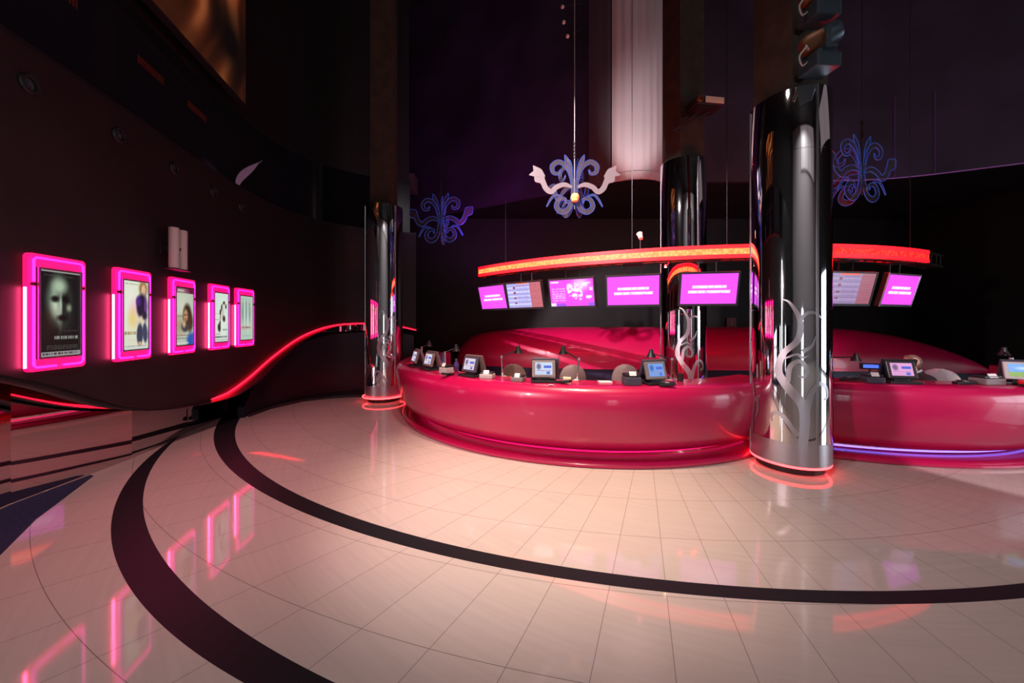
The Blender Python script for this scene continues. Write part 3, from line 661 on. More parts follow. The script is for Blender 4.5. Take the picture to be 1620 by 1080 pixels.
d = Vector((bx1 - bx0, y1 - y0)); ln = d.length
t = thing('banner', 'large orange and brown fabric-fold banner high on the dark gallery wall', 'banner', ((bx0 + bx1) / 2 + 0.06, (y0 + y1) / 2, 5.22), math.atan2(d.y, d.x))
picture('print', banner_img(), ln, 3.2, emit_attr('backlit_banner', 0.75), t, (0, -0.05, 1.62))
bm = BM(); box(bm, (0, 0.0, 1.62), (ln + 0.04, 0.09, 3.26), 0.005); obj('frame', bm, M['black_plastic'], t)
lab = ['nearest', 'middle', 'farthest']
for i, y in enumerate((3.25, 4.35, 5.2)):
    x, ang, tv = wall_at_y(y)
    bm = BM()
    for k in range(14): box(bm, ((k - 6.5) * 0.03, -0.004, 0.05), (0.014, 0.008, 0.09))
    o = obj('vent_grille', bm, M['vent_red_glow'], None); o.location = (x - 0.155, y, 4.62); o.rotation_euler = (0, 0, ang)
    setp(o, '%s of the slotted vents with painted red glow on the dark glazed gallery above the posters' % lab[i], 'vent', 'slot vents with painted glow on the gallery')
x, ang, tv = wall_at_y(5.95)
bm = BM(); prof = []
for k in range(13):
    u = k / 12; prof.append((0.34 * u ** 1.2, 0.50 * u ** 0.8, 0.062 * math.sin(PI * min(1, 0.12 + u)) + 0.004))
secs = [[(a - wd, -0.005, b), (a + wd, -0.005, b), (a + wd, 0.005, b), (a - wd, 0.005, b)] for a, b, wd in prof]
sweep(bm, secs); o = obj('violet_light_blade', bm, M['violet_blade'], None, True); o.location = (x - 0.02, 5.95, WT + 0.052); o.rotation_euler = (0, 0, ang * 0.4)
setp(o, 'curved blade coloured for the violet light on the panel edge, on the top ledge of the black poster wall', 'fin')

# ================================================================== TRUSS WITH LED BAND
TC, TR, TH = (3.96, 11.03), 6.09, 2.60
def ta(px, rad):                       # angle on the truss circle whose point lies behind photo column px
    lo, hi = -75, 75
    for _ in range(50):
        m_ = (lo + hi) / 2; X = TC[0] + rad * math.sin(R(m_)); Y = TC[1] - rad * math.cos(R(m_))
        if X / Y < (px - 810) / F_PX: lo = m_
        else: hi = m_
    return (lo + hi) / 2
A0, A1, A2 = ta(757, TR), ta(1470, TR), ta(1500, TR)
t = thing('light_truss', 'curved red glowing light truss hanging over the red counters', 'light truss', (TC[0], TC[1], TH))
def arcpts(rad, h, a0, a1, n=60): return [(rad * math.sin(R(a)), -rad * math.cos(R(a)), h) for a in np.linspace(a0, a1, n)]
bm = BM(); arc_sweep(bm, (0, 0), [(TR, -0.040), (TR, 0.040), (TR - 0.03, 0.040), (TR - 0.03, -0.040)], A0, A1, 80)
led = bpy.data.materials.new('led_mesh_band'); led.use_nodes = True; nt = led.node_tree; b = nt.nodes['Principled BSDF']
tc = nt.nodes.new('ShaderNodeTexCoord'); vz = nt.nodes.new('ShaderNodeTexVoronoi'); vz.inputs['Scale'].default_value = 22
nt.links.new(tc.outputs['Object'], vz.inputs['Vector'])
rp = nt.nodes.new('ShaderNodeValToRGB'); rp.color_ramp.elements[0].color = (1, 0.46, 0.13, 1); rp.color_ramp.elements[1].color = (1, 0.20, 0.045, 1); rp.color_ramp.elements[1].position = 0.8
nt.links.new(vz.outputs['Distance'], rp.inputs[0])
sx_ = nt.nodes.new('ShaderNodeSeparateXYZ'); nt.links.new(tc.outputs['Object'], sx_.inputs[0])
mr = nt.nodes.new('ShaderNodeMapRange'); mr.inputs[1].default_value = -0.6; mr.inputs[2].default_value = 0.4; nt.links.new(sx_.outputs[0], mr.inputs[0])
mx = nt.nodes.new('ShaderNodeMix'); mx.data_type = 'RGBA'; nt.links.new(mr.outputs[0], mx.inputs[0]); nt.links.new(rp.outputs[0], mx.inputs[6])
rp2 = nt.nodes.new('ShaderNodeValToRGB'); rp2.color_ramp.elements[0].color = (1, 0.06, 0.025, 1); rp2.color_ramp.elements[1].color = (0.7, 0.004, 0.006, 1); rp2.color_ramp.elements[1].position = 0.6
nt.links.new(vz.outputs['Distance'], rp2.inputs[0]); nt.links.new(rp2.outputs[0], mx.inputs[7])
nt.links.new(mx.outputs[2], b.inputs['Emission Color']); b.inputs['Emission Strength'].default_value = 1.7; b.inputs['Base Color'].default_value = (0.2, 0.02, 0.01, 1)
obj('led_band', bm, led, t, False, 'orange-red LED mesh band')
bm = BM(); tube(bm, arcpts(TR - 0.15, 0.10, A0, A1, 70), 0.018, 6); obj('rear_glow_strip', bm, mat('red_glow_strip', (0.3, 0.02, 0.02), 0.4, emis=(1.0, 0.001, 0.004), es=80.0), t, True)  # hidden strip added to throw red glow on the wall behind
for s in (-1, 1):
    bm = BM(); arc_sweep(bm, (0, 0), [(TR + 0.006, s * 0.042), (TR + 0.006, s * 0.092), (TR - 0.03, s * 0.092), (TR - 0.03, s * 0.042)], A0, A1, 80); obj('led_halo', bm, M['led_red'], t)  # glowing edge strips stand in for the red halo around the band
for rr_, hh in ((TR - 0.06, 0.09), (TR - 0.06, -0.09), (TR - 0.25, 0.09), (TR - 0.25, -0.09)):
    bm = BM(); tube(bm, arcpts(rr_, hh, A0 - 1.2, A2), 0.016, 8); obj('rail', bm, M['dark_metal'], t, True)
bm = BM()
for a in np.arange(A0 - 1, A2, 2.0):
    s, c = math.sin(R(a)), math.cos(R(a)); s2, c2 = math.sin(R(a + 1)), math.cos(R(a + 1))
    for rr_ in (TR - 0.06, TR - 0.25): tube(bm, [(rr_ * s, -rr_ * c, -0.09), (rr_ * s, -rr_ * c, 0.09)], 0.008, 6)
    for hh in (-0.09, 0.09): tube(bm, [((TR - 0.06) * s, -(TR - 0.06) * c, hh), ((TR - 0.25) * s2, -(TR - 0.25) * c2, hh)], 0.007, 6)
obj('lattice', bm, M['dark_metal'], t)
for px in (800, 1000, 1150, 1440):
    a = ta(px, TR - 0.155); s, c = math.sin(R(a)), math.cos(R(a)); rr_ = TR - 0.155
    bm = BM(); tube(bm, [(rr_ * s, -rr_ * c, 0.09), (rr_ * s, -rr_ * c, 7.88)], 0.004, 6); obj('suspension_wire', bm, M['dark_metal'], t)
# lamp clamped on top of the truss (lights the pale bay)
a = ta(1013, TR - 0.15); lx, ly = TC[0] + (TR - 0.15) * math.sin(R(a)), TC[1] - (TR - 0.15) * math.cos(R(a))
t = thing('clamp_lamp', 'small clamp spotlight on top of the red truss below the pale wall bay', 'spotlight', (lx, ly, TH + 0.10))
bm = BM(); tube(bm, [(0, 0, 0), (0, 0, 0.16)], 0.010, 8); obj('stem', bm, M['dark_metal'], t)
bm = BM(); lathe(bm, [(0, -0.05), (0.03, -0.045), (0.036, 0.03), (0.046, 0.06), (0.04, 0.06)], 20, (0, 0, 0.21), rx(-35)); hd = obj('head', bm, M['beige'], t, True)
sd = bpy.data.lights.new('clamp_light', 'SPOT'); sd.energy = 480; sd.color = (1, 0.85, 0.86); sd.spot_size = R(30); sd.spot_blend = 0.9; sd.shadow_soft_size = 0.04
so = bpy.data.objects.new('clamp_light', sd); COL.objects.link(so); so.parent = t; so.location = (0, 0.06, 0.30)
so.rotation_euler = (Vector((2.66, 7.5, 5.7)) - Vector((lx, ly + 0.06, TH + 0.4))).to_track_quat('-Z', 'Y').to_euler()
# small spot slung under the truss
a = ta(1058, TR - 0.15); lx, ly = TC[0] + (TR - 0.15) * math.sin(R(a)), TC[1] - (TR - 0.15) * math.cos(R(a))
t = thing('hanging_spot', 'tiny chrome spot lamp slung under the red truss in front of the rear column', 'spotlight', (lx, ly, TH - 0.105))
bm = BM(); tube(bm, catmull([(0, 0, 0.02), (-0.02, -0.02, -0.03), (-0.06, -0.03, -0.04)], 5), 0.006, 6); obj('arm', bm, M['silver'], t, True)
bm = BM(); lathe(bm, [(0, 0.03), (0.02, 0.025), (0.028, -0.02), (0.024, -0.02)], 16, (-0.06, -0.03, -0.06)); obj('head', bm, M['silver'], t, True)
bm = BM(); lathe(bm, [(0, -0.022), (0.012, -0.018), (0.016, -0.008), (0, 0.0)], 12, (-0.06, -0.03, -0.06)); obj('bulb', bm, M['bulb'], t, True)

# ================================================================== HANGING MONITORS
def scr_text():
    a = canvas(44, 72, (205, 62, 214)); rg = random.Random(11)
    ell(a, 0.5, 0.5, 0.7, 0.7, (214, 74, 224), 0.8)
    for x0, x1, y0 in ((0.21, 0.80, 0.38), (0.14, 0.88, 0.54)):
        rect(a, x0, y0, x1, y0 + 0.09, (255, 218, 255), 0.95)
        for k in range(14): x = rg.uniform(x0, x1); rect(a, x, y0 + rg.choice((0, 0.05)), x + 0.015, y0 + 0.09, (236, 140, 240), 0.55)
    return a
def scr_list(warm):
    rg = random.Random(12); a = canvas(44, 72, (150, 150, 205))
    rect(a, 0.68, 0, 1, 1, (176, 96, 104)); 
    for k in range(11):
        c = (188, 190, 236) if k % 2 else (150, 146, 196)
        rect(a, 0.02, 0.08 + k * 0.083, 0.66, 0.13 + k * 0.083, c); words(a, 0.3, 0.10 + k * 0.083, 0.62, 0.125 + k * 0.083, (110, 90, 150), rg, 0.6)
        words(a, 0.70, 0.10 + k * 0.083, 0.96, 0.13 + k * 0.083, (140, 70, 86), rg, 0.6)
    for k in range(4): rect(a, 0.20, 0.14 + k * 0.21, 0.27, 0.22 + k * 0.21, (120, 52, 70))
    rect(a, 0.32, 0, 0.64, 0.05, (255, 120, 60))
    if warm: a = a * 0.62 + np.array((150, 84, 120)) * 0.38; rect(a, 0.2, 0, 0.62, 0.06, (235, 80, 50))
    return a
def scr_map():
    rg = random.Random(13); a = canvas(44, 72, (226, 70, 214))
    for k in range(46):
        x, y = rg.uniform(0.4, 0.92), rg.uniform(0.05, 0.75); rect(a, x, y, x + rg.uniform(0.03, 0.09), y + rg.uniform(0.04, 0.12), (255, 214, 250), 0.8)
    rect(a, 0.04, 0.06, 0.22, 0.12, (255, 230, 255)); 
    for k in range(6): words(a, 0.05, 0.32 + k * 0.085, 0.36, 0.37 + k * 0.085, (250, 190, 245), rg, 0.8)
    rect(a, 0, 0.86, 0.12, 1, (205, 200, 250)); rect(a, 0.14, 0.88, 0.36, 1, (140, 70, 210)); rect(a, 0.86, 0.86, 1, 1, (140, 80, 220)); ell(a, 0.72, 0.2, 0.16, 0.2, (255, 225, 255), 0.6, op=0.7); return a
M['screen'] = emit_attr('lit_monitor', 1.5); M['screen_dim'] = emit_attr('lit_monitor_dim', 1.0)
mons = [(781, 0.0, scr_text, 'leftmost small-looking hanging monitor, plain magenta notice, at the left end of the red truss'),
        (831, 0, lambda: scr_list(False), 'hanging monitor with a pale blue and red list, second from the left'),
        (905, 0, scr_map, 'hanging monitor with a busy white-on-magenta plan'),
        (1001, 0, scr_text, 'magenta notice monitor hanging just left of the rear chrome column'),
        (1120, 0, scr_text, 'magenta notice monitor hanging in front of the rear chrome column'),
        (1342, 0, lambda: scr_list(True), 'reddish list monitor half hidden behind the big chrome column'),
        (1420, 0, scr_text, 'rightmost hanging monitor, magenta notice in a silver-edged frame')]
MR = TR - 0.155
def monitor(px, _, fn, label, k):
    a = ta(px, MR)
    t = thing('hanging_monitor', label, 'monitor', (TC[0] + MR * math.sin(R(a)), TC[1] - MR * math.cos(R(a)), 2.09), R(a), 'monitors under the red truss')
    w_, h_ = 0.80, 0.50; q = rx(14)
    bm = BM(); box(bm, (0, 0, 0), (w_, 0.06, h_), 0.008, q); obj('casing', bm, M['black_plastic'], t)
    bm = BM(); m_ = M['silver'] if k == 6 else M['black_plastic']
    for s in (-1, 1): box(bm, q @ Vector((s * (w_ / 2 - 0.012), -0.034, 0)), (0.022, 0.012, h_), 0.002, q)
    for s in (-1, 1): box(bm, q @ Vector((0, -0.034, s * (h_ / 2 - (0.012 if s > 0 else 0.018)))), (w_ - 0.04, 0.012, 0.022 if s > 0 else 0.034), 0.002, q)
    obj('bezel', bm, m_, t, False, 'silver bezel' if k == 6 else None)
    picture('screen', fn(), w_ - 0.05, h_ - 0.06, M['screen_dim'] if k == 5 else M['screen'], t, q @ Vector((0, -0.0325, 0.004)), q)
    bm = BM()
    for s in (-1, 1): tube(bm, [(s * 0.12, 0.05, 0.05), (s * 0.12, 0.03, 0.40)], 0.010, 8)
    box(bm, q @ Vector((0, 0.045, 0.05)), (0.32, 0.03, 0.10), 0.004, q); box(bm, (0, 0.03, 0.405), (0.30, 0.26, 0.012), 0.002); obj('mount', bm, M['dark_metal'], t)
for k, a in enumerate(mons): monitor(*a, k)

# ================================================================== CHANDELIERS
WING = [  # strokes (r, h), widths
    ([(0.03, -0.12), (0.05, 0.08), (0.12, 0.25), (0.24, 0.33), (0.34, 0.27), (0.33, 0.17), (0.25, 0.15), (0.22, 0.21)], [0.03, 0.05, 0.06, 0.07, 0.07, 0.055, 0.04, 0.015]),
    ([(0.04, 0.05), (0.07, 0.24), (0.12, 0.36), (0.15, 0.44)], [0.03, 0.05, 0.06, 0.006]),
    ([(0.04, -0.06), (0.16, -0.02), (0.28, -0.06), (0.36, -0.13), (0.44, -0.08), (0.49, 0.02), (0.55, 0.09), (0.62, 0.16)], [0.04, 0.07, 0.075, 0.08, 0.085, 0.09, 0.17, 0.02]),
    ([(0.03, -0.08), (0.04, -0.26), (0.10, -0.40), (0.20, -0.44), (0.28, -0.36), (0.24, -0.25), (0.15, -0.24), (0.13, -0.31)], [0.03, 0.055, 0.075, 0.08, 0.07, 0.06, 0.045, 0.015]),
    ([(0.20, -0.20), (0.30, -0.18), (0.37, -0.25), (0.43, -0.36)], [0.02, 0.03, 0.03, 0.015]),
]
def chandelier(loc, label, angles, sc, pale=(), top=CEIL, tint=None):
    t = thing('chandelier', label, 'chandelier', loc, 0, 'blue-edged butterfly chandeliers')
    bm = BM(); tube(bm, [(0, 0, 0.40 * sc), (0, 0, top - loc[2])], 0.006, 6); obj('suspension_rod', bm, M['light_grey'] if pale else M['dark_metal'], t)
    bm = BM()
    for k in range(5): lathe(bm, [(0, -0.028), (0.02, -0.015), (0.024, 0), (0.02, 0.015), (0, 0.028)], 12, (0, 0, (0.40 + 0.055 * k) * sc))
    tube(bm, [(0, 0, -0.40 * sc), (0, 0, 0.42 * sc)], 0.011, 8); obj('stem', bm, M['dark_metal'], t, True)
    bm = BM(); lathe(bm, [(0, -0.07), (0.05, -0.055), (0.07, 0), (0.05, 0.055), (0, 0.07)], 20, (0, -0.05 * sc, -0.24 * sc) if pale else (0, 0, -0.30 * sc)); obj('glass_ball', bm, M['bulb_off'] if pale else M['acrylic'], t, True)
    for j, ang in enumerate(angles):
        rot = Matrix.Rotation(R(ang), 3, 'Z'); pb, eb, fb = BM(), BM(), BM()
        leaf = [([(0.46, 0.10), (0.56, 0.17), (0.64, 0.27)], [0.03, 0.13, 0.012]), ([(0.50, 0.16), (0.60, 0.15), (0.70, 0.13)], [0.06, 0.10, 0.012])] if j in pale else []
        for si, (pts, wd) in enumerate(WING + leaf):
            Lf, Rt = ribbon([(p[0] * sc, p[1] * sc) for p in pts], [q * sc for q in wd], 6)
            isp = j in pale and (si == 2 or si > 4); tgt = fb if isp else pb
            rows = [[tgt.verts.new(rot @ Vector((p[0], sg * 0.005 + 0.0006 * si, p[1]))) for p in (l, q)] for sg in (-1, 1) for l, q in zip(Lf, Rt)]
            n = len(Lf); A, B = rows[:n], rows[n:]
            for a_, b_ in zip(A, A[1:]): tgt.faces.new((a_[0], a_[1], b_[1], b_[0]))
            for a_, b_ in zip(B, B[1:]): tgt.faces.new((a_[0], b_[0], b_[1], a_[1]))
            for i in range(n - 1):
                for s in (0, 1): tgt.faces.new((A[i][s], A[i + 1][s], B[i + 1][s], B[i][s]))
            if not isp: tube(eb, [rot @ Vector((p[0], 0, p[1])) for p in Lf + list(reversed(Rt))], 0.0048 * sc, 5, closed=True)
        o = obj('wing_plate', pb, M['acrylic'], t); obj('edge_light', eb, M['blue_edge'], o, True)
        if j in pale: obj('arm_plate', fb, M['frosted'], o, False, 'pale frosted arm')
        else: fb.free()
def at(px, py, y): return ((px - 810) / F_PX * y, y, EYE + (HOR - py) / F_PX * y)
chandelier(at(697, 343, 6.6), 'left butterfly chandelier with blue-lit outlines, nearest the slim column', (-8, 172, 86), 0.98)
chandelier(at(909, 290, 5.4), 'centre chandelier with pale frosted arms and an amber ball', (0, 180, 58, 122), 0.98, pale=(0, 1))
chandelier(at(1364, 264, 4.9), 'right butterfly chandelier with blue-lit outlines beside the big chrome column', (12, 192, 100), 0.98)
# small beaded wire ornament above the centre chandelier
ox, oy, oz = at(895, 15, 5.6)
t = thing('bead_mobile', 'white beads on thin wires hanging beside the centre chandelier rod', 'ornament', (ox, oy, oz))
for k, (dx, dz) in enumerate(((-0.05, 0.04), (-0.03, -0.20), (0.03, -0.42))):
    bm = BM(); lathe(bm, [(0, -0.028), (0.02, -0.02), (0.028, 0), (0.02, 0.02), (0, 0.028)], 14, (dx, 0, dz)); obj('bead', bm, M['white_bead'], t, True)
bm = BM(); tube(bm, catmull([(0, 0, CEIL - oz), (-0.04, 0, 0.4), (-0.05, 0, 0.04), (-0.03, 0, -0.2), (0.03, 0, -0.42)], 6), 0.003, 5)
for sg in (-1, 1): tube(bm, catmull([(-0.05, 0, 0.04), (sg * 0.3, 0.02, 0.1), (sg * 0.28, 0.02, -0.25), (0.03, 0, -0.42)], 8), 0.0025, 5)
obj('wire', bm, M['dark_metal'], t)

# projector on a bracket at the rear column's pier
pj = at(1110, 170, 5.8)
t = thing('projector', 'beige projector on a dark bracket high beside the rear chrome column', 'projector', (pj[0], pj[1], pj[2] - 0.06), R(8))
bm = BM(); box(bm, (0.04, 0, 0.085), (0.46, 0.32, 0.12), 0.015); obj('body', bm, M['black_plastic'], t)
bm = BM(); box(bm, (0.11, -0.163, 0.095), (0.32, 0.012, 0.095), 0.004); obj('front_panel', bm, M['beige'], t, False, 'beige lit front panel')
bm = BM(); lathe(bm, [(0, -0.02), (0.045, -0.02), (0.05, 0.02), (0.035, 0.03), (0.03, 0.01), (0, 0.005)], 20, (-0.15, -0.165, 0.085), rx(90)); obj('lens', bm, M['rust'], t, True)
bm = BM(); box(bm, (0, 0, 0.012), (0.3, 0.25, 0.024), 0.004); tube(bm, [(-0.05, 0.05, 0.0), (-0.35, 0.22, -0.22)], 0.02, 8); tube(bm, [(-0.05, 0.05, 0), (-0.2, 0.25, 0.02)], 0.016, 8); box(bm, (-0.06, 0.06, 0.0), (0.08, 0.08, 0.03)); obj('bracket', bm, M['dark_metal'], t)
bm = BM(); tube(bm, [(-0.30, 0.2, -0.2), (0.12, 0.0, 0.0)], 0.012, 6); obj('brace', bm, M['dark_metal'], t)

# dim sign on the rear wall
sx, sy, sz = at(1157, 510, 11.15)
t = thing('wall_sign', 'small dim red square sign with a pale figure on the dark rear wall', 'sign', (sx, sy, sz - 0.15))
bm = BM(); box(bm, (0, 0, 0.15), (0.30, 0.03, 0.30), 0.004); obj('plate', bm, M['sign_red'], t)
bm = BM(); box(bm, (0.0, -0.018, 0.13), (0.05, 0.006, 0.14)); lathe(bm, [(0, 0), (0.028, 0.0), (0.028, 0.006), (0, 0.006)], 14, (0, -0.016, 0.235), rx(90)); obj('figure', bm, mat('dim_pale_red', (0.35, 0.12, 0.12), 0.5), t)

# ================================================================== ON THE COUNTERS
CH = 0.905
def rp_(c, deg, r_, h=CH): return (c[0] + r_ * math.sin(R(deg)), c[1] - r_ * math.cos(R(deg)), h)
def ca(c, px, r_, lo=-89, hi=60):
    """ring angle whose point lies on photo column px"""
    for _ in range(50):
        m_ = (lo + hi) / 2; p = rp_(c, m_, r_)
        if p[0] / p[1] < (px - 810) / F_PX: lo = m_
        else: hi = m_
    return (lo + hi) / 2
def pos_img(kind):
    rg = random.Random(20 + kind); base = [(210, 225, 250), (225, 222, 232), (120, 165, 235), (240, 170, 225), (90, 165, 240)][kind]
    a = canvas(30, 40, base)
    if kind == 4:
        rect(a, 0, 0.62, 1, 1, (130, 175, 70)); ell(a, 0.6, 0.35, 0.3, 0.12, (190, 220, 250), 0.6); return a
    ell(a, 0.22, 0.35, 0.12, 0.22, (120, 100, 140) if kind != 2 else (70, 110, 190), 0.4); rect(a, 0.5, 0.25, 0.92, 0.45, (80, 110, 220)); words(a, 0.1, 0.62, 0.9, 0.70, (170, 120, 170), rg)
    rect(a, 0.66, 0.75, 0.85, 0.92, (90, 120, 220)); words(a, 0.1, 0.82, 0.6, 0.88, (150, 130, 190), rg); return a
M['pos_screen'] = emit_attr('lit_till_screen', 0.95)
def pos(c, deg, r_, label, img, body, back_m, turn=0, scr=True, sc=1.0):
    p = rp_(c, deg, r_)
    t = thing('sales_terminal', label, 'sales terminal', p, R(deg + turn), 'sales terminals on the red counters')
    bm = BM(); box(bm, (0, 0.0, 0.014), (0.30 * sc, 0.26, 0.028), 0.008); obj('base', bm, M['black_plastic'], t)
    bm = BM(); box(bm, (0, 0.0, 0.055), (0.15, 0.12, 0.07), 0.012); obj('neck', bm, M['black_plastic'], t)
    q = rx(-16)
    bm = BM(); box(bm, (0, -0.06, 0.155), (0.27 * sc, 0.035, 0.20), 0.010, None) ; bmesh.ops.rotate(bm, cent=(0, -0.06, 0.08), matrix=q, verts=bm.verts); cd = obj('customer_display', bm, body, t)
    loc = q @ (Vector((0, -0.0792, 0.158)) - Vector((0, -0.06, 0.08))) + Vector((0, -0.06, 0.08))
    picture('screen', pos_img(img), 0.20 * sc, 0.145, M['pos_screen'], cd, loc, q)
    q2 = rx(18)
    bm = BM(); box(bm, (0.02, 0.07, 0.165), (0.32 * sc, 0.035, 0.235), 0.008); bmesh.ops.rotate(bm, cent=(0, 0.07, 0.06), matrix=q2, verts=bm.verts); sm_ = obj('staff_monitor', bm, back_m, t)
    bm = BM(); box(bm, (0.02, 0.049, 0.225), (0.12, 0.012, 0.05), 0.004); bmesh.ops.rotate(bm, cent=(0, 0.07, 0.06), matrix=q2, verts=bm.verts); obj('port_cover', bm, M['slate'], sm_)
    return t
T5, T4 = ca(CL, 1033, 3.22), ca(CL, 860, 3.22)
T3, T2, T1 = ca(CL, 748, 3.22), ca(CL, 683, 3.22, -80), ca(CL, 650, 3.36, -80)
pos(CL, T1, 3.25, 'farthest sales terminal at the left end of the left counter by the slim column', 1, M['grey_plastic'], M['grey_plastic'], 0)
pos(CL, T2, 3.22, 'sales terminal with white screen and brown monitor back, second from the left end', 1, M['grey_plastic'], M['brown_fabric'], 0)
pos(CL, T3, 3.22, 'sales terminal with white screen beside the purple bottle on the left counter', 1, M['slate'], M['brown_fabric'], -8)
pos(CL, T4, 3.22, 'grey sales terminal with pale blue-white screen between two desk lamps', 0, M['grey_plastic'], M['slate'], 14)
pos(CL, T5, 3.22, 'sales terminal with blue screen in front of the rear chrome column', 2, M['grey_plastic'], M['slate'], 12)
T6, T7 = ca(CR, 1420, 3.24), ca(CR, 1600, 3.24)
pos(CR, T6, 3.24, 'black sales terminal with pink screen in front of the seated clerk', 3, M['black_plastic'], M['black_plastic'], 2, sc=1.05)
pos(CR, T7, 3.30, 'grey sales terminal with blue-green screen at the right edge of the photo', 4, M['light_grey'], M['slate'], -42)

def printer(c, deg, r_, label, m, sz=(0.17, 0.15, 0.12), turn=0, lit=False):
    t = thing('receipt_printer', label, 'receipt printer', rp_(c, deg, r_), R(deg + turn), 'receipt printers on the red counters')
    bm = BM(); box(bm, (0, 0, sz[2] * 0.35), (sz[0], sz[1], sz[2] * 0.7), 0.012); obj('body', bm, m, t)
    bm = BM(); box(bm, (0, 0.01, sz[2] * 0.83), (sz[0] * 0.92, sz[1] * 0.85, sz[2] * 0.3), 0.012); obj('lid', bm, M['black_plastic'], t)
    bm = BM(); box(bm, (0, -sz[1] * 0.30, sz[2] * 1.0), (sz[0] * 0.42, 0.004, 0.05), 0, rx(-30)); obj('paper_slip', bm, M['paper'], t)
    return t
printer(CL, ca(CL, 997, 3.26), 3.30, 'slate receipt printer left of the blue-screen terminal', M['slate'], (0.18, 0.15, 0.13))
printer(CL, ca(CL, 822, 3.26), 3.30, 'low grey receipt printer left of the pale-screen terminal between the lamps', M['grey_plastic'], (0.15, 0.13, 0.075))
printer(CL, ca(CL, 771, 3.26), 3.26, 'low grey receipt printer right of the terminal by the purple bottle', M['light_grey'], (0.17, 0.14, 0.08), 15)
printer(CL, ca(CL, 706, 3.28, -80), 3.28, 'grey receipt printer beside the brown-backed terminal near the left end', M['light_grey'], (0.15, 0.14, 0.12))
printer(CR, ca(CR, 1377, 3.28), 3.32, 'dark receipt printer under the blue customer readout by the clerk', M['slate'], (0.17, 0.14, 0.10))
printer(CR, ca(CR, 1565, 3.28), 3.26, 'dark grey receipt printer left of the terminal at the right edge', M['grey_plastic'], (0.24, 0.16, 0.10))
# customer readout with blue display
d = ca(CR, 1374, 3.1); t = thing('customer_readout', 'small pole display glowing blue left of the clerk\'s terminal', 'display', rp_(CR, d, 3.12), R(d))
bm = BM(); tube(bm, [(0, 0, 0), (0, 0, 0.15)], 0.012, 8); lathe(bm, [(0, 0), (0.06, 0), (0.06, 0.012), (0, 0.014)], 20); obj('pole', bm, M['black_plastic'], t)
bm = BM(); box(bm, (0, 0, 0.17), (0.19, 0.045, 0.075), 0.012); hd = obj('head', bm, mat('blue_black_plastic', (0.01, 0.01, 0.05), 0.35), t)
picture('readout', np.array(canvas(8, 24, (95, 130, 255))), 0.15, 0.04, M['pos_screen'], hd, (0, -0.0232, 0.17))

# card pads / keypads with cables
def keypad(c, deg, r_, label, m, turn=0):
    t = thing('card_reader', label, 'card reader', rp_(c, deg, r_), R(deg + turn), 'card readers on the red counters')
    bm = BM(); box(bm, (0, 0, 0.022), (0.09, 0.17, 0.03), 0.008, rx(-8)); obj('body', bm, m, t)
    bm = BM(); box(bm, (0, 0.045, 0.043), (0.065, 0.035, 0.004), 0.001, rx(-8)); obj('display', bm, M['lens'], t)
    bm = BM()
    for i in range(3):
        for j in range(4): box(bm, ((i - 1) * 0.022, 0.01 - j * 0.022, 0.0395 - j * 0.003 + 0.001), (0.015, 0.014, 0.006), 0.001, rx(-8))
    obj('keys', bm, M['light_grey'], t)
    return t
keypad(CL, ca(CL, 892, 3.3), 3.30, 'black card reader right of the pale-screen terminal', M['black_plastic'], 60)
keypad(CL, ca(CL, 1052, 3.36), 3.40, 'black card reader lying in front of the blue-screen terminal', M['black_plastic'], 75)
keypad(CL, ca(CL, 712, 3.36), 3.40, 'black card reader in front of the terminal by the purple bottle', M['black_plastic'], 10)
keypad(CR, ca(CR, 1530, 3.3), 3.28, 'black card reader on the right counter between chair back and edge terminal', M['black_plastic'], 70)
keypad(CR, ca(CR, 1348, 3.3), 3.24, 'black card reader on the right counter just right of the big chrome column', M['black_plastic'], 60)

# desk lamps
def desk_lamp(c, base_px, head, label, r_=3.08, power=4.0, lo=-89, elbow_h=0.26):
    """jointed lamp: base on the ledge, elbow above it, shade at the world point head"""
    d_ = ca(c, base_px, r_, lo); p = rp_(c, d_, r_)
    t = thing('desk_lamp', label, 'desk lamp', p, 0, 'jointed chrome desk lamps')
    h = Vector(head) - Vector(p)
    bm = BM(); lathe(bm, [(0, 0), (0.05, 0), (0.052, 0.01), (0.02, 0.022), (0.016, 0.05), (0, 0.05)], 24); obj('base', bm, M['silver'], t, True)
    e = Vector((0, 0, elbow_h)) - Vector((h.x, h.y, 0)) * 0.06
    bm = BM(); tube(bm, [(0, 0, 0.04), e], 0.009, 8); obj('post', bm, M['silver'], t, True)
    bm = BM(); lathe(bm, [(0, -0.018), (0.018, -0.01), (0.018, 0.01), (0, 0.018)], 12, tuple(e)); obj('joint', bm, M['silver'], t, True)
    bm = BM(); tube(bm, [e, h + Vector((0, 0, 0.02))], 0.008, 8); obj('arm', bm, M['dark_metal'], t, True)
    bm = BM(); lathe(bm, [(0.0, 0.075), (0.022, 0.07), (0.028, 0.035), (0.06, -0.03), (0.056, -0.03), (0.024, 0.03), (0, 0.06)], 24, tuple(h)); sh = obj('shade', bm, M['dark_metal'], t, True)
    bm = BM(); lathe(bm, [(0, -0.028), (0.016, -0.018), (0.02, 0.0), (0.012, 0.02), (0, 0.024)], 14, tuple(h)); obj('bulb', bm, M['bulb'], sh, True)
    l = bpy.data.lights.new('bulb_light', 'SPOT'); l.energy = power * 6; l.color = (1, 0.72, 0.42); l.spot_size = R(120); l.spot_blend = 0.6; l.shadow_soft_size = 0.02
    lo_ = bpy.data.objects.new('bulb_light', l); COL.objects.link(lo_); lo_.parent = t; lo_.location = h + Vector((0, 0, -0.035))
    return t
def hd_at(px, py, y): return at(px, py, y)
desk_lamp(CL, 795, hd_at(820, 555, 4.85), 'desk lamp leaning right, left of the pale-screen terminal')
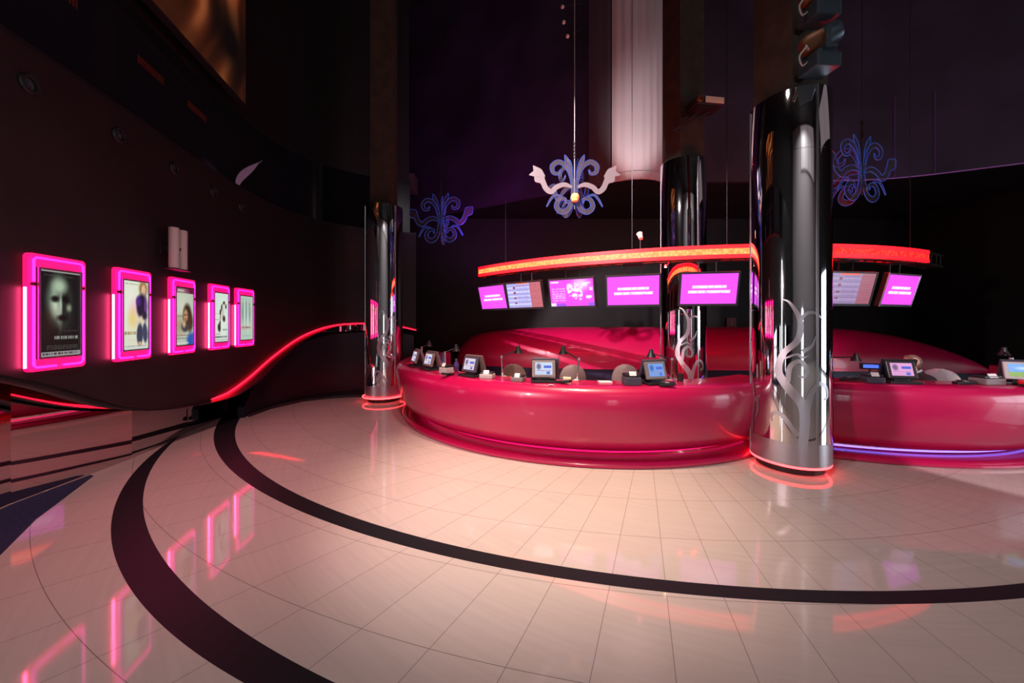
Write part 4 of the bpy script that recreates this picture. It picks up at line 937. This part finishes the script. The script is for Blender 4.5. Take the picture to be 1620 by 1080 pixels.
desk_lamp(CL, 914, hd_at(891, 556, 4.5), 'desk lamp leaning left, right of the pale-screen terminal')
desk_lamp(CL, 1061, hd_at(1030, 561, 4.55), 'desk lamp leaning over the blue-screen terminal by the rear column')
desk_lamp(CL, 705, hd_at(722, 552, 5.3), 'desk lamp beside the nearer purple bottle, left of the red back counter end', lo=-80)
desk_lamp(CL, 668, hd_at(679, 545, 6.2), 'farthest desk lamp above the terminals at the left end', lo=-80)
desk_lamp(CR, 1312, hd_at(1354, 567, 4.6), 'desk lamp reaching out from behind the big chrome column')
desk_lamp(CR, 1599, hd_at(1588, 558, 4.5), 'desk lamp behind the terminal at the right edge of the photo')

# bottles, vase of pens, papers
def bottle(p, label, s=1.0):
    t = thing('bottle', label, 'bottle', p, 0, 'purple bottles on the left counter')
    bm = BM(); lathe(bm, [(0, 0), (0.04 * s, 0), (0.045 * s, 0.02), (0.046 * s, 0.10 * s), (0.036 * s, 0.145 * s), (0.018 * s, 0.17 * s), (0.016 * s, 0.19 * s), (0, 0.19 * s)], 20); obj('glass', bm, M['bottle'], t, True)
    bm = BM(); lathe(bm, [(0, 0.188 * s), (0.02 * s, 0.188 * s), (0.02 * s, 0.215 * s), (0, 0.217 * s)], 16); obj('cap', bm, M['slate'], t, True)
bottle(rp_(CL, ca(CL, 722, 3.08), 3.08), 'purple bottle standing left of the white-screen terminal', 0.85)
bottle(rp_(CL, ca(CL, 700, 3.04, -80), 3.04), 'purple bottle farther left behind the brown-backed terminal', 1.1)
d = ca(CL, 1076, 3.12); t = thing('pen_holder', 'dark pen holder with red-tipped pens in front of the rear chrome column', 'pen holder', rp_(CL, d, 3.12), 0)
bm = BM(); lathe(bm, [(0, 0), (0.035, 0), (0.04, 0.09), (0.036, 0.09), (0.03, 0.008), (0, 0.008)], 18); obj('cup', bm, M['black_plastic'], t, True)
for k, (dx, dy) in enumerate(((0.02, 0.01), (-0.02, 0.015), (0.03, -0.01), (-0.03, -0.01), (0.0, 0.03))):
    bm = BM(); tube(bm, [(dx * 0.5, dy * 0.5, 0.012), (dx * 1.6, dy * 1.6, 0.19 + 0.01 * k)], 0.005, 6); obj('pen', bm, M['red_plastic'] if k % 2 == 0 else M['black_plastic'], t)
def sheet(px, label, r_=3.12, w_=0.15, d_=0.10, m='paper', h=0.012, group='papers on the left counter', name='paper_stack', cat='paper'):
    dg = ca(CL, px, r_); bm = BM(); box(bm, (0, 0, h / 2), (w_, d_, h), min(0.002, h / 4)); o = obj(name, bm, M[m], None); o.location = rp_(CL, dg, r_); o.rotation_euler = (0, 0, R(dg + 4)); setp(o, label, cat, group)
sheet(957, 'small stack of white paper between the two terminals left of the rear column', 3.14)
sheet(897, 'cream card box right of the pale-screen terminal', 3.16, 0.09, 0.07, 'cream', 0.05, None, 'card_box', 'box')
sheet(872, 'narrow white paper slip on the ledge in front of the pale-screen terminal', 3.42, 0.05, 0.03, 'paper', 0.003)
# red reader on the far right
d = ca(CR, 1613, 3.36); t = thing('ticket_scanner', 'bright red ticket scanner in front of the terminal at the right edge', 'scanner', rp_(CR, d, 3.42), R(d))
bm = BM(); box(bm, (0, 0, 0.045), (0.16, 0.08, 0.05), 0.02); obj('head', bm, M['red_plastic'], t)
bm = BM(); box(bm, (0, 0, 0.01), (0.14, 0.09, 0.02), 0.006); obj('cradle', bm, M['black_plastic'], t)

# ================================================================== CHAIRS
def chair(p, rz, label, m):
    t = thing('office_chair', label, 'chair', p, rz, 'swivel chairs behind the counters')
    bm = BM(); secs = []                     # oval backrest shell
    N_ = 14
    bt = BM(); rows = []
    for i in range(N_ + 1):
        v = i / N_; z = 0.56 + 0.42 * v; hw = 0.20 * math.sqrt(max(0.002, 1 - (abs(2 * v - 0.75) / 1.26) ** 2.6)); 
        row = []
        for j in range(13):
            u = -1 + 2 * j / 12; row.append(((u * hw), -0.20 - 0.05 * v + 0.07 * u * u - 0.02 * math.sin(PI * v), z))
        rows.append(row)
    for off in (0.0, 0.035):
        vs = [[bt.verts.new((a, b_ + off, c_)) for a, b_, c_ in r_] for r_ in rows]
        for A, B in zip(vs, vs[1:]):
            for j in range(12): bt.faces.new((A[j], A[j + 1], B[j + 1], B[j]))
        if off == 0.0: first = vs
        else:
            ring = lambda V: [V[0][j] for j in range(13)] + [V[i][12] for i in range(1, N_ + 1)] + [V[N_][j] for j in range(11, -1, -1)] + [V[i][0] for i in range(N_ - 1, 0, -1)]
            a_, b_ = ring(first), ring(vs)
            for j in range(len(a_)): bt.faces.new((a_[j], a_[(j + 1) % len(a_)], b_[(j + 1) % len(b_)], b_[j]))
    bm.free(); obj('backrest', bt, m, t, True)
    bm = BM(); lathe(bm, [(0, 0.43), (0.19, 0.43), (0.215, 0.45), (0.215, 0.475), (0.19, 0.495), (0, 0.50)], 28); obj('seat', bm, m, t, True)
    bm = BM(); tube(bm, catmull([(0, -0.12, 0.43), (0, -0.25, 0.44), (0, -0.275, 0.55), (0, -0.27, 0.72)], 5), 0.018, 8); obj('back_support', bm, M['black_plastic'], t, True)
    bm = BM(); tube(bm, [(0, 0, 0.08), (0, 0, 0.44)], 0.028, 12); obj('stem', bm, M['dark_metal'], t, True)
    for k in range(5):
        a = 2 * PI * k / 5; bm = BM(); tube(bm, [(0.02 * math.cos(a), 0.02 * math.sin(a), 0.10), (0.27 * math.cos(a), 0.27 * math.sin(a), 0.065)], [0.022, 0.014], 8); lg = obj('leg', bm, M['black_plastic'], t, True)
        bm = BM(); lathe(bm, [(0, -0.014), (0.026, -0.012), (0.03, 0), (0.026, 0.012), (0, 0.014)], 14, (0.27 * math.cos(a), 0.27 * math.sin(a), 0.03), Matrix.Rotation(a + PI / 2, 3, 'Z') @ rx(90)); obj('caster', bm, M['black_plastic'], lg, True)
def chair_at(px, y, rz, label, m): chair(((px - 810) / F_PX * y, y, 0), rz, label, m)
chair_at(815, 5.55, R(-10), 'brown-grey chair back seen between the left desk lamp and the pale-screen terminal', M['brown_fabric'])
chair_at(901, 5.45, R(8), 'brown-grey chair back right of the pale-screen terminal, under the leaning lamp', M['brown_fabric'])
chair_at(984, 5.5, R(0), 'brown-grey chair back left of the blue-screen terminal', M['brown_fabric'])
chair_at(1481, 4.95, R(-40), 'light grey chair back just right of the seated clerk', M['grey_fabric'])

# ================================================================== PERSON
def meta_mesh(name, capsules, m, parent, res=0.014, smooth_it=True):
    mb = bpy.data.metaballs.new('mb_' + name); mb.resolution = res; mb.render_resolution = res; mb.threshold = 0.6
    mo = bpy.data.objects.new('mb_' + name, mb); COL.objects.link(mo)
    for a, b, ra, rb in capsules:
        a, b = Vector(a), Vector(b); n = max(1, int((b - a).length / (min(ra, rb) * 0.45)) + 1)
        for i in range(n + 1):
            k = i / n if n else 0
            e = mb.elements.new(); e.co = a.lerp(b, k); e.radius = (ra + (rb - ra) * k) * 1.32; e.stiffness = 4.0
            if (b - a).length < 1e-6: break
    bpy.context.view_layer.update()
    dg = bpy.context.evaluated_depsgraph_get(); me = bpy.data.meshes.new_from_object(mo.evaluated_get(dg))
    bpy.data.objects.remove(mo); bpy.data.metaballs.remove(mb)
    me.name = name; me.materials.clear(); me.materials.append(m)
    for p in me.polygons: p.use_smooth = True
    o = bpy.data.objects.new(name, me); COL.objects.link(o); o.parent = parent
    return o
PX, PY = (1448 - 810) / F_PX * 4.68, 4.68
person = thing('person', 'seated clerk in a black jacket looking down behind the right counter', 'person', (PX, PY, 0), R(-98))
# local frame: faces -Y, seat at 0.47
H0 = Vector((0, -0.07, 1.085))
body = [((0, 0, 0.52), (0, 0.0, 0.72), 0.135, 0.13), ((0, 0, 0.72), (0, -0.01, 0.86), 0.13, 0.12), ((-0.14, 0, 0.86), (0.14, 0, 0.86), 0.065, 0.065),
        ((0, -0.01, 0.88), (0, -0.04, 0.99), 0.055, 0.05),
        ((0, -0.055, 1.10), (0, -0.055, 1.10), 0.098, 0.098), ((0, -0.03, 1.115), (0, -0.03, 1.115), 0.094, 0.094), ((0, -0.10, 1.045), (0, -0.10, 1.045), 0.066, 0.066), ((0, -0.118, 1.01), (0, -0.118, 1.01), 0.043, 0.043),
        ((0, -0.158, 1.075), (0, -0.178, 1.05), 0.014, 0.018), ((-0.088, -0.045, 1.075), (-0.09, -0.035, 1.095), 0.016, 0.018), ((0.088, -0.045, 1.075), (0.09, -0.035, 1.095), 0.016, 0.018)]
for s in (-1, 1):
    sh, el, wr = Vector((s * 0.19, 0, 0.86)), Vector((s * 0.25, -0.10, 0.60)), Vector((s * 0.16, -0.30, 0.66))
    body += [(sh, el, 0.052, 0.043), (el, wr, 0.041, 0.027)]
    pm = wr + Vector((-s * 0.02, -0.055, 0.0)); body += [(wr, pm, 0.026, 0.03), (pm, pm + Vector((-s * 0.02, -0.02, 0)), 0.03, 0.026)]
    for k in range(4):
        b0 = pm + Vector(((k - 1.5) * 0.019, -0.03, 0.004)); ln_ = (0.065, 0.075, 0.07, 0.055)[k]
        b1 = b0 + Vector((0.002 * (k - 1.5), -ln_ * 0.55, 0.004)); b2 = b1 + Vector((0, -ln_ * 0.4, -0.022)); body += [(b0, b1, 0.0095, 0.009), (b1, b2, 0.009, 0.008)]
    b0 = pm + Vector((-s * 0.03, 0.01, 0)); body += [(b0, b0 + Vector((-s * 0.028, -0.035, -0.006)), 0.011, 0.0095)]
    hip, kn, an = Vector((s * 0.09, -0.02, 0.52)), Vector((s * 0.12, -0.42, 0.50)), Vector((s * 0.12, -0.40, 0.09))
    body += [(hip, kn, 0.078, 0.055), (kn, an, 0.052, 0.036), (an, an + Vector((0, -0.15, -0.045)), 0.036, 0.03)]
HC = Vector((0, -0.04, 1.0))
body = [(HC + (Vector(a) - HC) * 0.84, HC + (Vector(b) - HC) * 0.84, p * 0.84, q * 0.84) if min(a[2], b[2]) > 1.0 else (a, b, p, q) for a, b, p, q in body]
meta_mesh('body', body, M['skin'], person, 0.010)
jk = [((0, 0, 0.54), (0, 0.0, 0.72), 0.150, 0.146), ((0, 0, 0.72), (0, -0.01, 0.86), 0.146, 0.134), ((-0.15, 0, 0.865), (0.15, 0, 0.865), 0.080, 0.080), ((0, 0.02, 0.90), (0, 0.01, 0.935), 0.075, 0.066)]
for s in (-1, 1):
    sh, el, wr = Vector((s * 0.19, 0, 0.86)), Vector((s * 0.25, -0.10, 0.60)), Vector((s * 0.165, -0.29, 0.657)); jk += [(sh, el, 0.068, 0.058), (el, wr, 0.057, 0.042)]
meta_mesh('jacket', jk, M['jacket'], person, 0.014)
hr = [((0, -0.032, 1.13), (0, -0.032, 1.13), 0.092, 0.092), ((0, 0.005, 1.10), (0, 0.005, 1.10), 0.088, 0.088), ((-0.035, -0.085, 1.165), (0.035, -0.085, 1.165), 0.034, 0.034), ((0, 0.02, 1.04), (0, 0.02, 1.04), 0.055, 0.055)]
hr = [(HC + (Vector(a) - HC) * 0.84, HC + (Vector(b) - HC) * 0.84, p * 0.84, q * 0.84) for a, b, p, q in hr]
meta_mesh('hair', hr, M['hair'], person, 0.010)
tr = []
for s in (-1, 1):
    hip, kn, an = Vector((s * 0.09, -0.02, 0.525)), Vector((s * 0.12, -0.42, 0.50)), Vector((s * 0.12, -0.40, 0.13)); tr += [(hip, kn, 0.092, 0.068), (kn, an, 0.066, 0.052)]
tr += [((-0.08, 0.03, 0.53), (0.08, 0.03, 0.53), 0.11, 0.11)]
meta_mesh('trousers', tr, M['trousers'], person, 0.016)
bm = BM(); tube(bm, catmull([(-0.06, -0.085, 0.93), (-0.065, -0.01, 0.965), (0, 0.055, 0.975), (0.065, -0.01, 0.965), (0.06, -0.085, 0.93)], 6), 0.016, 8); obj('shirt_collar', bm, M['shirt'], person, True)
for s in (-1, 1):
    bm = BM(); lathe(bm, [(0, -0.010), (0.008, -0.006), (0.011, 0), (0.008, 0.006), (0, 0.010)], 12, (s * 0.029, -0.126, 1.071)); obj('eye', bm, M['black_plastic'], person, True)
    an = Vector((s * 0.12, -0.40, 0.05)); bm = BM(); box(bm, an + Vector((0, -0.06, 0.0)), (0.10, 0.28, 0.09), 0.03); obj('shoe', bm, M['black_plastic'], person, True)
bm = BM(); tube(bm, [(-0.022, -0.143, 1.021), (0, -0.149, 1.019), (0.022, -0.143, 1.021)], 0.006, 6); obj('mouth', bm, mat('lip', (0.40, 0.16, 0.14), 0.5), person, True)
t = thing('stool', 'round black stool under the seated clerk behind the right counter', 'stool', (PX, PY, 0))
bm = BM(); lathe(bm, [(0, 0.36), (0.17, 0.36), (0.18, 0.375), (0.17, 0.405), (0, 0.41)], 28); obj('seat', bm, M['black_plastic'], t, True)
bm = BM(); lathe(bm, [(0, 0), (0.2, 0), (0.2, 0.015), (0.03, 0.04), (0.025, 0.36), (0, 0.36)], 24); obj('pedestal', bm, M['dark_metal'], t, True)
